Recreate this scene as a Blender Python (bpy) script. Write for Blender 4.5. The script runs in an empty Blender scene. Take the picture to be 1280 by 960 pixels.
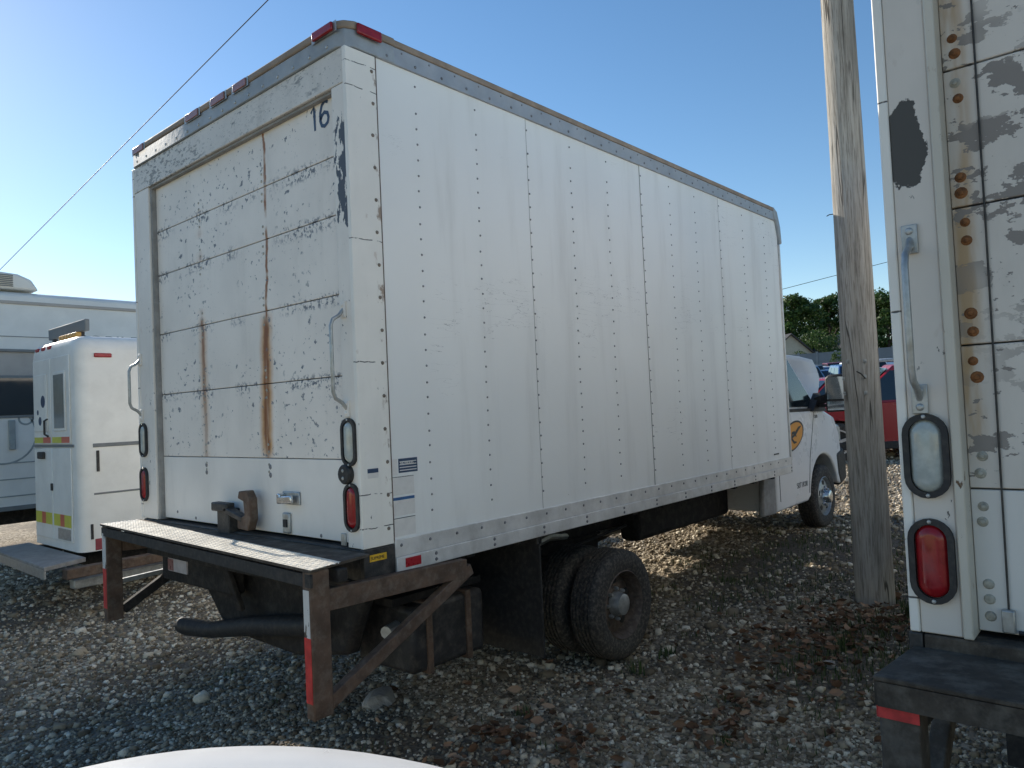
import bpy, bmesh, math, random
import numpy as np
from mathutils import Vector, Matrix
random.seed(7); RNG = np.random.default_rng(11)
PI = math.pi
scene = bpy.context.scene
C = scene.collection

# ------------------------------------------------------------------ camera
CX, CY = -2.14536, -2.84228          # camera stands at z = 0; the gravel lies about 1.97 m below it
YAW, PITCH, ROLL, FPX = 0.718293, 0.033063, -0.04563, 926.16
fw = Vector((math.cos(PITCH)*math.cos(YAW), math.cos(PITCH)*math.sin(YAW), math.sin(PITCH)))
r0 = Vector((math.sin(YAW), -math.cos(YAW), 0)); u0 = r0.cross(fw)
cr, sr = math.cos(ROLL), math.sin(ROLL)
RT, UP = cr*r0 + sr*u0, -sr*r0 + cr*u0
cam = bpy.data.cameras.new('camera'); camo = bpy.data.objects.new('camera', cam); C.objects.link(camo)
cam.sensor_width = 36; cam.lens = FPX/1280*36; cam.clip_start = 0.05; cam.clip_end = 6000
mw = Matrix((RT, UP, -fw)).transposed().to_4x4(); mw.translation = (CX, CY, 0)
camo.matrix_world = mw
scene.camera = camo

# ------------------------------------------------------------------ sky, sun, exposure
SUN_EL = math.radians(26.0)
SUN_AZ = math.atan2(1.0, 0.085)                  # direction towards the sun in the xy plane
sd = Vector((math.cos(SUN_EL)*math.cos(SUN_AZ), math.cos(SUN_EL)*math.sin(SUN_AZ), math.sin(SUN_EL)))
world = bpy.data.worlds.new('World'); scene.world = world; world.use_nodes = True
wn = world.node_tree.nodes; wl = world.node_tree.links
sky = wn.new('ShaderNodeTexSky'); sky.sky_type = 'NISHITA'; sky.sun_disc = False
sky.sun_elevation = SUN_EL; sky.sun_rotation = PI/2 - SUN_AZ
sky.air_density = 1.0; sky.dust_density = 0.1; sky.ozone_density = 2.2; sky.altitude = 200
bg = wn['Background']; bg.inputs[1].default_value = 0.15
hs = wn.new('ShaderNodeHueSaturation'); hs.inputs['Saturation'].default_value = 1.20; hs.inputs['Hue'].default_value = .502
wb = wn.new('ShaderNodeMix'); wb.data_type = 'RGBA'; wb.blend_type = 'MULTIPLY'; wb.inputs[0].default_value = 1; wb.inputs[7].default_value = (1.09, 1.0, .91, 1)
wl.new(sky.outputs[0], hs.inputs['Color']); wl.new(hs.outputs[0], wb.inputs[6]); wl.new(wb.outputs[2], bg.inputs[0])
sl = bpy.data.lights.new('sun', 'SUN'); sl.energy = 5.0; sl.angle = math.radians(0.5); sl.color = (1.0, 0.92, 0.80)
so = bpy.data.objects.new('sun', sl); C.objects.link(so)
so.rotation_euler = sd.to_track_quat('Z', 'Y').to_euler(); so.location = (0, 20, 20)
vs = scene.view_settings; vs.view_transform = 'Standard'; vs.look = 'None'; vs.exposure = 0.20; vs.gamma = 1
scene.cycles.use_denoising = True
scene.cycles.max_bounces = 8

# ------------------------------------------------------------------ helpers
S_GROUND = 0.04545
def gz(x): return -1.975 + S_GROUND*(min(max(x, -80), 110) + 2.145)
TILT = Matrix.Rotation(-math.atan(S_GROUND), 4, 'Y')
def at(u, v, D):                                  # photograph pixel and depth -> point
    return Vector((CX, CY, 0)) + D*(fw + (u-640)/FPX*RT - (v-480)/FPX*UP)

ORG = {}
def tag(o, label=None, cat=None, group=None, kind=None):
    if label: o['label'] = label
    if cat: o['category'] = cat
    if group: o['group'] = group
    if kind: o['kind'] = kind
    return o
def thing(name, label, cat, loc, group=None, local=False, rot=None):
    o = bpy.data.objects.new(name, None); C.objects.link(o); o.empty_display_size = .1
    if rot is not None: o.matrix_world = Matrix.Translation(loc) @ rot
    else: o.location = loc
    ORG[o] = Vector((0, 0, 0)) if local else Vector(loc)
    return tag(o, label, cat, group)
def org_of(p):
    while p is not None and p not in ORG: p = p.parent
    return ORG[p] if p is not None else Vector((0, 0, 0))
def copy_tree(o, parent=None):
    c = o.copy(); C.objects.link(c); c.parent = parent
    for ch in list(o.children): copy_tree(ch, c)
    return c

class MB:
    def __init__(s): s.v = []; s.f = []
    def add(s, vs, fs):
        n = len(s.v); s.v += [tuple(v) for v in vs]; s.f += [tuple(i+n for i in f) for f in fs]; return s
    def box(s, x0, x1, y0, y1, z0, z1):
        x0, x1 = sorted((x0, x1)); y0, y1 = sorted((y0, y1)); z0, z1 = sorted((z0, z1))
        return s.add([(x0,y0,z0),(x1,y0,z0),(x1,y1,z0),(x0,y1,z0),(x0,y0,z1),(x1,y0,z1),(x1,y1,z1),(x0,y1,z1)],
              [(0,3,2,1),(4,5,6,7),(0,1,5,4),(1,2,6,5),(2,3,7,6),(3,0,4,7)])
    def bar(s, p, q, w, h, up=(0,0,1)):
        p, q = Vector(p), Vector(q); d = (q-p).normalized(); a = d.cross(Vector(up))
        if a.length < 1e-4: a = d.cross(Vector((1,0,0)))
        a.normalize(); b = a.cross(d)
        vs = [e + sx*a*w/2 + sz*b*h/2 for e in (p, q) for sx, sz in ((-1,-1),(1,-1),(1,1),(-1,1))]
        return s.add(vs, [(0,1,2,3),(7,6,5,4),(0,4,5,1),(1,5,6,2),(2,6,7,3),(3,7,4,0)])
    def tube(s, path, r, n=8, cap=True):
        P = [Vector(p) for p in path]; R_ = r if isinstance(r, (list, tuple)) else [r]*len(P)
        vs = []; prev = None
        for i, p in enumerate(P):
            d = (P[min(i+1, len(P)-1)] - P[max(i-1, 0)]).normalized()
            a = (prev - d*prev.dot(d)) if prev is not None else d.cross(Vector((0,0,1)))
            if a.length < 1e-4: a = d.cross(Vector((1,0,0)))
            a.normalize(); prev = a; b = d.cross(a)
            for k in range(n):
                t = 2*PI*k/n; vs.append(p + R_[i]*(math.cos(t)*a + math.sin(t)*b))
        fs = [(i*n+k, i*n+(k+1)%n, (i+1)*n+(k+1)%n, (i+1)*n+k) for i in range(len(P)-1) for k in range(n)]
        if cap: fs += [tuple(range(n-1, -1, -1)), tuple(range((len(P)-1)*n, len(P)*n))]
        return s.add(vs, fs)
    def lathe(s, prof, c, axis='y', n=32, close=False):   # prof: (radius, height along axis)
        vs = []
        for r, h in prof:
            for k in range(n):
                t = 2*PI*k/n; a, b = r*math.cos(t), r*math.sin(t)
                if axis == 'y': vs.append((c[0]+a, c[1]+h, c[2]+b))
                elif axis == 'x': vs.append((c[0]+h, c[1]+a, c[2]+b))
                else: vs.append((c[0]+a, c[1]+b, c[2]+h))
        m = len(prof)
        fs = [(i*n+k, i*n+(k+1)%n, (i+1)*n+(k+1)%n, (i+1)*n+k) for i in range(m-1 if not close else m) for k in range(n)] if not close else \
             [(i*n+k, i*n+(k+1)%n, ((i+1)%m)*n+(k+1)%n, ((i+1)%m)*n+k) for i in range(m) for k in range(n)]
        if not close: fs += [tuple(range((m-1)*n, m*n))]
        return s.add(vs, fs)
    def prism(s, poly, axis, a, b, taper=None):     # poly in the two other axes, from a to b
        def P(p, h):
            if axis == 'y': return (p[0], h, p[1])
            if axis == 'x': return (h, p[0], p[1])
            return (p[0], p[1], h)
        n = len(poly); vs = [P(p, a) for p in poly] + [P(p, b) for p in (taper or poly)]
        return s.add(vs, [tuple(range(n)), tuple(range(2*n-1, n-1, -1))] + [(i, i+n, (i+1)%n+n, (i+1)%n) for i in range(n)])
    def quad(s, a, b, c, d): return s.add([a,b,c,d], [(0,1,2,3)])
    def build(s, name, mat, parent=None, bevel=0, seg=2, smooth=False, angle=35, raw=False):
        me = bpy.data.meshes.new(name); o_ = Vector((0,0,0)) if raw else org_of(parent)
        me.from_pydata([(v[0]-o_.x, v[1]-o_.y, v[2]-o_.z) for v in s.v], [], s.f); me.validate()
        bm = bmesh.new(); bm.from_mesh(me); bmesh.ops.recalc_face_normals(bm, faces=bm.faces); bm.to_mesh(me); bm.free()
        o = bpy.data.objects.new(name, me); C.objects.link(o)
        if mat: me.materials.append(mat)
        if parent: o.parent = parent
        if smooth or bevel:
            me.polygons.foreach_set('use_smooth', [True]*len(me.polygons)); me.set_sharp_from_angle(angle=math.radians(angle))
        if bevel:
            md = o.modifiers.new('bevel', 'BEVEL'); md.width = bevel; md.segments = seg; md.limit_method = 'ANGLE'; md.angle_limit = math.radians(30)
            md.harden_normals = False
        return o

def text_part(txt, size, mat, name, parent, origin, xdir, ydir, align='LEFT', extrude=.0008, bold=0.0):
    cu = bpy.data.curves.new(name, 'FONT'); cu.body = txt; cu.size = size; cu.align_x = align; cu.extrude = extrude; cu.offset = bold
    tmp = bpy.data.objects.new(name+'_curve', cu)
    me = bpy.data.meshes.new_from_object(tmp); bpy.data.objects.remove(tmp)
    xd, yd = Vector(xdir).normalized(), Vector(ydir).normalized(); zd = xd.cross(yd)
    m = Matrix((xd, yd, zd)).transposed().to_4x4(); m.translation = Vector(origin) - org_of(parent)
    me.transform(m); me.materials.clear(); me.materials.append(mat)
    o = bpy.data.objects.new(name, me); C.objects.link(o); o.parent = parent
    return o

# ------------------------------------------------------------------ materials
class G:                                           # node graph with arithmetic
    def __init__(s, name):
        s.m = bpy.data.materials.new(name); s.m.use_nodes = True
        s.t = s.m.node_tree; s.n = s.t.nodes; s.l = s.t.links; s.b = s.n['Principled BSDF']
        tc = s.n.new('ShaderNodeTexCoord'); s.obj = tc.outputs['Object']; s.gen = tc.outputs['Generated']
        sp = s.n.new('ShaderNodeSeparateXYZ'); s.l.new(s.obj, sp.inputs[0]); s.x, s.y, s.z = sp.outputs
    def put(s, sock, v):
        if hasattr(v, 'is_output') or isinstance(v, bpy.types.NodeSocket): s.l.new(v, sock)
        else: sock.default_value = v
    def math(s, op, a, b=0.0, c=None, clamp=False):
        n = s.n.new('ShaderNodeMath'); n.operation = op; n.use_clamp = clamp
        s.put(n.inputs[0], a); s.put(n.inputs[1], b)
        if c is not None: s.put(n.inputs[2], c)
        return n.outputs[0]
    def add(s, a, b): return s.math('ADD', a, b)
    def sub(s, a, b): return s.math('SUBTRACT', a, b)
    def mul(s, a, b): return s.math('MULTIPLY', a, b)
    def mx(s, a, b): return s.math('MAXIMUM', a, b)
    def step(s, v, lo, hi, a=0.0, b=1.0):           # smooth ramp
        n = s.n.new('ShaderNodeMapRange'); n.interpolation_type = 'SMOOTHSTEP'
        s.put(n.inputs[0], v)
        n.inputs[1].default_value = lo; n.inputs[2].default_value = hi; n.inputs[3].default_value = a; n.inputs[4].default_value = b
        return n.outputs[0]
    def vec(s, sx=1, sy=1, sz=1, ox=0, oy=0, oz=0):
        n = s.n.new('ShaderNodeMapping'); s.l.new(s.obj, n.inputs[0]); n.inputs['Scale'].default_value = (sx, sy, sz); n.inputs['Location'].default_value = (ox, oy, oz)
        return n.outputs[0]
    def noise(s, scale, detail=4, rough=.55, vec=None, dist=0):
        n = s.n.new('ShaderNodeTexNoise'); s.l.new(vec or s.obj, n.inputs['Vector'])
        n.inputs['Scale'].default_value = scale; n.inputs['Detail'].default_value = detail; n.inputs['Roughness'].default_value = rough; n.inputs['Distortion'].default_value = dist
        return n.outputs['Fac']
    def voro(s, scale, vec=None, feature='F1', out='Distance', rnd=1.0):
        n = s.n.new('ShaderNodeTexVoronoi'); n.feature = feature; s.l.new(vec or s.obj, n.inputs['Vector'])
        n.inputs['Scale'].default_value = scale; n.inputs['Randomness'].default_value = rnd
        return n.outputs[out]
    def mix(s, f, a, b):
        n = s.n.new('ShaderNodeMix'); n.data_type = 'RGBA'
        s.put(n.inputs[0], f)
        for i, c in ((6, a), (7, b)):
            s.put(n.inputs[i], (*c, 1) if isinstance(c, tuple) and len(c) == 3 else c)
        return n.outputs[2]
    def island(s):
        return s.n.new('ShaderNodeNewGeometry').outputs['Random Per Island']
    def objrand(s):
        return s.n.new('ShaderNodeObjectInfo').outputs['Random']
    def ramp(s, f, stops):
        n = s.n.new('ShaderNodeValToRGB'); s.put(n.inputs[0], f); e = n.color_ramp.elements
        while len(e) < len(stops): e.new(.5)
        for k, (p, c) in enumerate(stops): e[k].position = p; e[k].color = (*c, 1)
        return n.outputs[0]
    def bump(s, h, dist=.01, strength=1.0):
        n = s.n.new('ShaderNodeBump'); n.inputs['Distance'].default_value = dist; n.inputs['Strength'].default_value = strength
        s.l.new(h, n.inputs['Height']); s.l.new(n.outputs[0], s.b.inputs['Normal']); return n
    def out(s, color, rough=.5, metal=0.0, spec=.5):
        c = (*color, 1) if isinstance(color, tuple) and len(color) == 3 else color
        s.put(s.b.inputs['Base Color'], c); s.put(s.b.inputs['Roughness'], rough); s.put(s.b.inputs['Metallic'], metal)
        s.b.inputs['Specular IOR Level'].default_value = spec
        return s.m

def plain(name, c, rough=.5, metal=0.0, var=.12, scale=6.0, bump=0.0, bscale=60, spec=.5, dust=0.0):
    g = G(name); n = g.noise(scale, 5, .6)
    lo = tuple(x*(1-var) for x in c); hi = tuple(min(1, x*(1+var)) for x in c)
    col = g.mix(g.step(n, .3, .7), lo, hi)
    if dust: col = g.mix(g.mul(g.step(g.noise(scale*2.3, 6, .65), .42, .7), dust), col, (.30, .26, .21))
    if bump: g.bump(g.noise(bscale, 4, .6), bump)
    return g.out(col, g.step(n, .2, .8, max(.02, rough-.08), min(1, rough+.1)), metal, spec)

def side_paint(name, base):
    g = G(name)
    n1 = g.noise(.9, 4, .5); n2 = g.noise(5, 5, .6, g.vec(1, 1, .12))
    col = g.mix(g.step(n1, .3, .72), tuple(c*.95 for c in base), tuple(c*1.03 for c in base))
    col = g.mix(g.mul(g.step(n2, .48, .78), .26), col, (.42, .40, .36))            # rain streaks
    scr = g.noise(3.5, 3, .5, g.vec(1, 1, 7, 3, 1, 2)); scr2 = g.noise(1.1, 2, .5)
    m = g.mul(g.math('COMPARE', scr, .5, .0022), g.step(scr2, .58, .66))
    col = g.mix(g.mul(m, .7), col, (.16, .16, .17))                              # thin scuffs
    sp = g.mul(g.step(g.noise(24, 3, .6), .73, .76), g.step(g.noise(2.2, 2, .5, g.vec(1,1,1,5,5,5)), .5, .62))
    col = g.mix(g.mul(sp, .55), col, (.25, .24, .23))
    g.bump(g.add(g.mul(g.noise(1.6, 2, .4), 1.0), g.mul(g.noise(7, 3, .5), .12)), .020, .6)
    return g.out(col, g.step(n2, .3, .7, .38, .52), 0, .5)

def chipped(name, base, chip, scale=26, thr=.62, cluster=1.6, cthr=.46, soft=.012, stretch=(1,1,1), dirt=.2, rustamt=0.0, extra=None, rough=.5):
    g = G(name)
    n0 = g.noise(2.3, 4, .55)
    col = g.mix(g.step(n0, .3, .7), tuple(c*.94 for c in base), tuple(min(1,c*1.04) for c in base))
    d = g.noise(6, 6, .65, g.vec(1, 1, .25))
    col = g.mix(g.mul(g.step(d, .48, .78), dirt), col, (.30, .27, .22))
    if rustamt:
        r = g.mul(g.step(g.noise(17, 5, .6, g.vec(1,1,.5,2,3,4)), .64, .72), rustamt)
        col = g.mix(r, col, (.26, .11, .035))
    cl = g.step(g.noise(cluster, 3, .5, g.vec(1,1,1,7,2,9)), cthr, cthr+.14)
    c1 = g.mul(g.step(g.noise(scale, 6, .62, g.vec(*stretch)), thr, thr+soft), cl)
    c2 = g.step(g.noise(scale*2.6, 4, .6, g.vec(*stretch)), thr+.09, thr+.09+soft)
    c3 = g.mul(g.step(g.noise(scale*.42, 6, .65, g.vec(*stretch, 3, 8, 1)), thr+.05, thr+.05+soft), g.step(g.noise(cluster*1.7, 3, .5, g.vec(1,1,1,1,6,3)), .48, .58))
    m = g.mx(g.mx(c1, c2), c3)
    if extra: col, m = extra(g, col, m)
    col = g.mix(m, col, chip)
    h = g.sub(g.mul(g.noise(3, 2, .4), .5), g.mul(m, .5)); g.bump(h, .004, .5)
    return g.out(col, g.add(g.mul(m, .12), rough), 0, .4)

M = {}
M['side'] = side_paint('white_side_panel_paint', (.85, .845, .81))
def post_cracks(g, col, m):
    Z = g.add(g.z, g.mul(g.sub(g.noise(9, 3), .5), .03)); L = None
    for z0 in (3.48, 3.36, 2.62, 1.40, 1.24, 2.03):
        b = g.step(g.math('ABSOLUTE', g.sub(Z, z0)), .0032, .0014); L = b if L is None else g.mx(L, b)
    L = g.mul(L, g.step(g.noise(18, 3, .6), .44, .5))
    ru = g.mul(g.step(g.math('ABSOLUTE', g.sub(g.x, .165)), .03, .012), g.step(g.noise(13, 5, .65, g.vec(1, 1, .6)), .56, .66))
    col = g.mix(g.mul(ru, .75), col, (.20, .10, .04))
    return col, g.mx(m, L)
M['post_side'] = chipped('aged_white_post_paint', (.88, .84, .765), (.10, .095, .09), 30, .66, 2.2, .52, dirt=.12, rustamt=.25, stretch=(1,1,.7), extra=post_cracks)
M['alu'] = plain('weathered_aluminium', (.68, .66, .63), .5, .3, .14, 5, .0012, 40, dust=.22)
M['alu_dark'] = plain('grey_aluminium_rail', (.36, .38, .41), .5, .35, .12, 5, .001, 30, dust=.15)
M['roof_edge'] = plain('brown_roof_edge', (.28, .22, .17), .7, 0, .2, 8)
M['black'] = plain('black_rubber', (.018, .018, .019), .6, 0, .25, 14, dust=.10)
M['black_steel'] = plain('dirty_black_steel', (.028, .027, .027), .55, .1, .3, 9, .002, 50, dust=.16)
M['undercarriage'] = plain('grimy_undercarriage', (.020, .017, .015), .85, 0, .35, 7, .004, 40, dust=.10)
M['rust_steel'] = plain('brown_rusted_steel', (.115, .072, .048), .75, .1, .3, 11, .002, 60, dust=.25)
M['tyre'] = plain('dusty_tyre_rubber', (.032, .030, .028), .8, 0, .2, 20, .001, 90, dust=.35)
M['rim'] = plain('rusty_dark_rim', (.10, .075, .06), .65, .3, .35, 14, .002, 60, dust=.3)
M['chrome'] = plain('scuffed_chrome', (.62, .63, .64), .22, .95, .1, 20)
M['red_lens'] = plain('red_lens', (.27, .010, .014), .18, 0, .15, 40)
M['clear_lens'] = plain('clear_lens', (.42, .45, .42), .12, 0, .12, 30)
M['red_reflector'] = plain('red_reflector', (.38, .02, .028), .3, 0, .15, 40)
M['pink_lens'] = plain('sun_faded_lens', (.30, .135, .12), .3, 0, .2, 40)
M['red_tape'] = plain('red_tape', (.55, .045, .04), .5, 0, .25, 20)
M['white_tape'] = chipped('torn_white_tape', (.62, .61, .58), (.09, .07, .055), 34, .56, 6, .4, stretch=(1,1,.3))
M['yellow'] = plain('yellow_sticker', (.72, .42, .03), .5, 0, .15, 50)
M['ink'] = plain('black_ink', (.025, .03, .035), .55, 0, .2, 20)
M['navy'] = plain('navy_ink', (.03, .06, .12), .5, 0, .2, 20)
M['bluebar'] = plain('blue_sticker_bar', (.04, .12, .28), .5, 0, .1, 20)
M['sticker'] = plain('white_sticker', (.74, .71, .665), .4, 0, .05, 20)
M['galv'] = plain('galvanised_steel', (.42, .43, .42), .42, .6, .2, 25, dust=.2)
M['rivet'] = plain('dull_rivet', (.22, .22, .23), .5, .5, .2, 30)
M['rust_bolt'] = plain('rusty_bolt', (.24, .10, .035), .7, .2, .4, 60, .001, 200)
M['post_bolt'] = plain('dull_brown_rivet', (.20, .165, .13), .6, .3, .35, 30)
M['old_bolt'] = plain('dull_bolt', (.42, .40, .34), .6, .3, .25, 60)
M['van_white'] = plain('white_vehicle_paint', (.78, .78, .77), .28, 0, .03, 2, spec=.6)
M['glass'] = plain('tinted_glass', (.012, .018, .022), .06, 0, .1, 3, spec=.8)
M['mirror_glass'] = plain('mirror_glass', (.75, .80, .82), .04, 1.0, .02, 3)
M['orange'] = plain('orange_decal', (.75, .30, .03), .4, 0, .05, 10)
M['plate_sticker'] = plain('pale_plate', (.55, .50, .50), .5, 0, .1, 30)

# ------------------------------------------------------------------ ground
def ground():
    g = G('gravel_ground')
    d = g.noise(.55, 5, .6); fine = g.noise(40, 6, .7)
    cell = g.voro(34, out='Color'); sp = g.n.new('ShaderNodeSeparateColor'); g.l.new(cell, sp.inputs[0])
    dist = g.voro(34)
    col = g.ramp(sp.outputs[0], [(0, (.15, .118, .08)), (.5, (.33, .275, .20)), (1, (.62, .54, .42))])
    dirt = g.mix(g.step(fine, .3, .7), (.085, .068, .05), (.20, .168, .128))
    an = g.n.new('ShaderNodeAttribute'); an.attribute_name = 'dirt'
    col = g.mix(g.step(g.sub(d, g.mul(an.outputs['Fac'], .35)), .34, .60), dirt, col)
    g.bump(g.add(g.mul(dist, -1.0), g.mul(fine, .4)), .012, 1.0)
    m = g.out(col, .9, 0, .2)
    xs = np.unique(np.concatenate([np.linspace(-80, -4, 20), np.arange(-4, 14, .16), np.linspace(14, 110, 60), np.array([150, 300, 800, 2500])]))
    ys = np.unique(np.concatenate([np.array([-2500, -800, -200, -80]), np.linspace(-60, -6, 20), np.arange(-6, 14, .16), np.linspace(14, 80, 30), np.array([200, 800, 2500])]))
    X, Y = np.meshgrid(xs, ys, indexing='ij')
    Z = -1.975 + S_GROUND*(np.clip(X, -80, 110)+2.145) + bumpy(X, Y)
    n, k = X.shape
    V = np.stack([X, Y, Z], -1).reshape(-1, 3)
    i = np.arange(n*k).reshape(n, k)
    F = np.stack([i[:-1,:-1], i[1:,:-1], i[1:,1:], i[:-1,1:]], -1).reshape(-1, 4)
    me = bpy.data.meshes.new('ground'); me.from_pydata(V.tolist(), [], F.tolist()); me.materials.append(m)
    me.polygons.foreach_set('use_smooth', [True]*len(me.polygons))
    at_ = me.attributes.new('dirt', 'FLOAT', 'POINT'); at_.data.foreach_set('value', patchiness(X.reshape(-1), Y.reshape(-1)).astype(np.float32))
    o = bpy.data.objects.new('ground', me); C.objects.link(o); tag(o, kind='structure')
def bumpy(X, Y):
    near = np.exp(-((X-3)**2+(Y-2)**2)/400.)
    return near*(.026*np.sin(1.7*X+.6*Y+.4)*np.cos(1.3*Y-.5*X) + .010*np.sin(4.1*X+2.2*Y)*np.sin(3.3*Y-1.1*X+1) - .012)
def gh(x, y): return gz(x) + float(bumpy(np.array(x), np.array(y)))


# ------------------------------------------------------------------ gravel stones, leaves, weeds (uncountable: stuff)
def poly_cloud(name, base_v, base_f, pos, scl, rot, mat, label, cat, jitter=.22, smooth=False):
    n = len(pos); bv = np.array(base_v); k = len(bv)
    V = bv[None]*(1+RNG.uniform(-jitter, jitter, (n, k, 3))); V = V*scl[:, None, :]
    cz, sz = np.cos(rot[:,0]), np.sin(rot[:,0]); cx, sx = np.cos(rot[:,1]), np.sin(rot[:,1])
    y = V[...,1]*cx[:,None]-V[...,2]*sx[:,None]; z = V[...,1]*sx[:,None]+V[...,2]*cx[:,None]; x = V[...,0]
    V = np.stack([x*cz[:,None]-y*sz[:,None], x*sz[:,None]+y*cz[:,None], z], -1) + pos[:, None, :]
    bf = np.array(base_f); F = (bf[None] + (np.arange(n)*k)[:, None, None]).reshape(-1, bf.shape[1])
    me = bpy.data.meshes.new(name); me.vertices.add(n*k); me.vertices.foreach_set('co', V.reshape(-1).astype(np.float32))
    m = bf.shape[1]
    me.loops.add(F.size); me.loops.foreach_set('vertex_index', F.reshape(-1).astype(np.int32))
    me.polygons.add(len(F)); me.polygons.foreach_set('loop_start', (np.arange(len(F))*m).astype(np.int32)); me.polygons.foreach_set('loop_total', np.full(len(F), m, np.int32))
    me.update(calc_edges=True); me.materials.append(mat)
    if smooth: me.polygons.foreach_set('use_smooth', np.ones(len(F), bool))
    o = bpy.data.objects.new(name, me); C.objects.link(o)
    tag(o, label, cat, None, 'stuff'); return o
CUBE_V = [(-.8,-.8,-.7),(.8,-.8,-.7),(.8,.8,-.7),(-.8,.8,-.7),(-.62,-.62,.75),(.62,-.62,.75),(.62,.62,.75),(-.62,.62,.75)]
CUBE_F = [(0,3,2,1),(4,5,6,7),(0,1,5,4),(1,2,6,5),(2,3,7,6),(3,0,4,7)]
PATCH = [(5.2,-1.3,1.0,.8),(4.9,.2,1.3,.6),(6.4,-1.2,1.5,.9),(3.2,-1.2,.8,.35)]      # earthy, weedy patches near the pole
def patchiness(x, y):
    w = np.zeros_like(x)
    for px, py, rx, ry in PATCH: w = np.maximum(w, np.exp(-((x-px)/rx)**2-((y-py)/ry)**2))
    n = np.sin(1.9*x+.7*y)*np.cos(1.6*y-.6*x)+.5*np.sin(4.3*x-2.2*y+1)
    return np.clip(w + .6*np.clip(n-.25, 0, 1), 0, 1)
ground()
def stones():
    g = G('limestone_gravel'); r = g.island()
    col = g.ramp(r, [(0, (.13, .098, .064)), (.40, (.26, .208, .138)), (.70, (.44, .368, .262)), (.90, (.66, .575, .44)), (1, (.84, .76, .62))])
    col = g.mix(g.mul(g.step(g.noise(60, 3, .6), .5, .75), .35), col, (.16, .13, .10))
    m = g.out(col, .85, 0, .25)
    n = 200000
    d = 1.9 + 16*RNG.random(n)**1.3; a = YAW + RNG.uniform(-.80, .80, n)
    x = CX + d*np.cos(a); y = CY + d*np.sin(a)
    keep = (RNG.random(n) > .86*patchiness(x, y)) & ~((y > 9.6) | (y < -9))
    x, y, d = x[keep], y[keep], d[keep]; n = len(x)
    s = np.exp(RNG.normal(math.log(.0082), .44, n)); s = np.clip(s, .005, .045)*np.clip(.8+d/14, 1, 2)
    scl = np.stack([s*RNG.uniform(.8, 1.4, n), s*RNG.uniform(.7, 1.1, n), s*RNG.uniform(.5, .85, n)], -1)
    z = -1.975 + S_GROUND*(x+2.145) + bumpy(x, y) + s*.22
    rot = np.stack([RNG.uniform(0, 2*PI, n), RNG.normal(0, .5, n)], -1)
    poly_cloud('gravel', CUBE_V, CUBE_F, np.stack([x, y, z], -1), scl, rot, m, 'grey limestone gravel covering the lot', 'gravel', .28, True)
stones()

def leaves():
    g = G('dead_leaf'); r = g.island()
    col = g.ramp(r, [(0, (.075, .04, .022)), (.5, (.16, .085, .048)), (.85, (.29, .175, .11)), (1, (.40, .27, .18))])
    m = g.out(col, .8, 0, .2)
    bv = [(-1,0,.1),(-.45,-.5,.28),(.35,-.55,.2),(1.1,0,.3),(.4,.5,.25),(-.4,.55,.12),(0,0,-.05)]
    bf = [(0,1,6),(1,2,6),(2,3,6),(3,4,6),(4,5,6),(5,0,6)]
    pos = []
    def heap(u, v, rx, ry, n):
        o = Vector((CX, CY, 0)); d = at(u, v, 1) - o
        t = (-1.975+S_GROUND*(CX+2.145))/(d.z - S_GROUND*d.x); c = o + d*t
        for _ in range(n):
            x, y = c.x+RNG.normal(0, rx), c.y+RNG.normal(0, ry); pos.append((x, y, gh(x, y)+.02+RNG.random()*.03))
    for args in ((640,925,.13,.13,90),(725,940,.10,.10,60),(925,885,.22,.10,95),(905,915,.10,.08,40),(1010,810,.35,.22,200),(1085,775,.35,.22,260),(960,790,.5,.25,120),(1040,835,.35,.2,90),(585,955,.1,.1,40),(1000,880,.5,.3,60),(800,900,.6,.4,50),(1110,790,.3,.25,120),(600,880,.5,.4,30)): heap(*args)
    pos = np.array(pos); n = len(pos); keepl = RNG.random(n) < .6; pos = pos[keepl]; n = len(pos); s = RNG.uniform(.016, .042, n)
    poly_cloud('leaf_litter', bv, bf, pos, np.stack([s, s*RNG.uniform(.7,1,n), s*RNG.uniform(.6,2.4,n)], -1), np.stack([RNG.uniform(0,2*PI,n), RNG.normal(0,.9,n)], -1), m, 'brown dead leaves heaped on the gravel by the pole', 'leaves', .2)
leaves()

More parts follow.
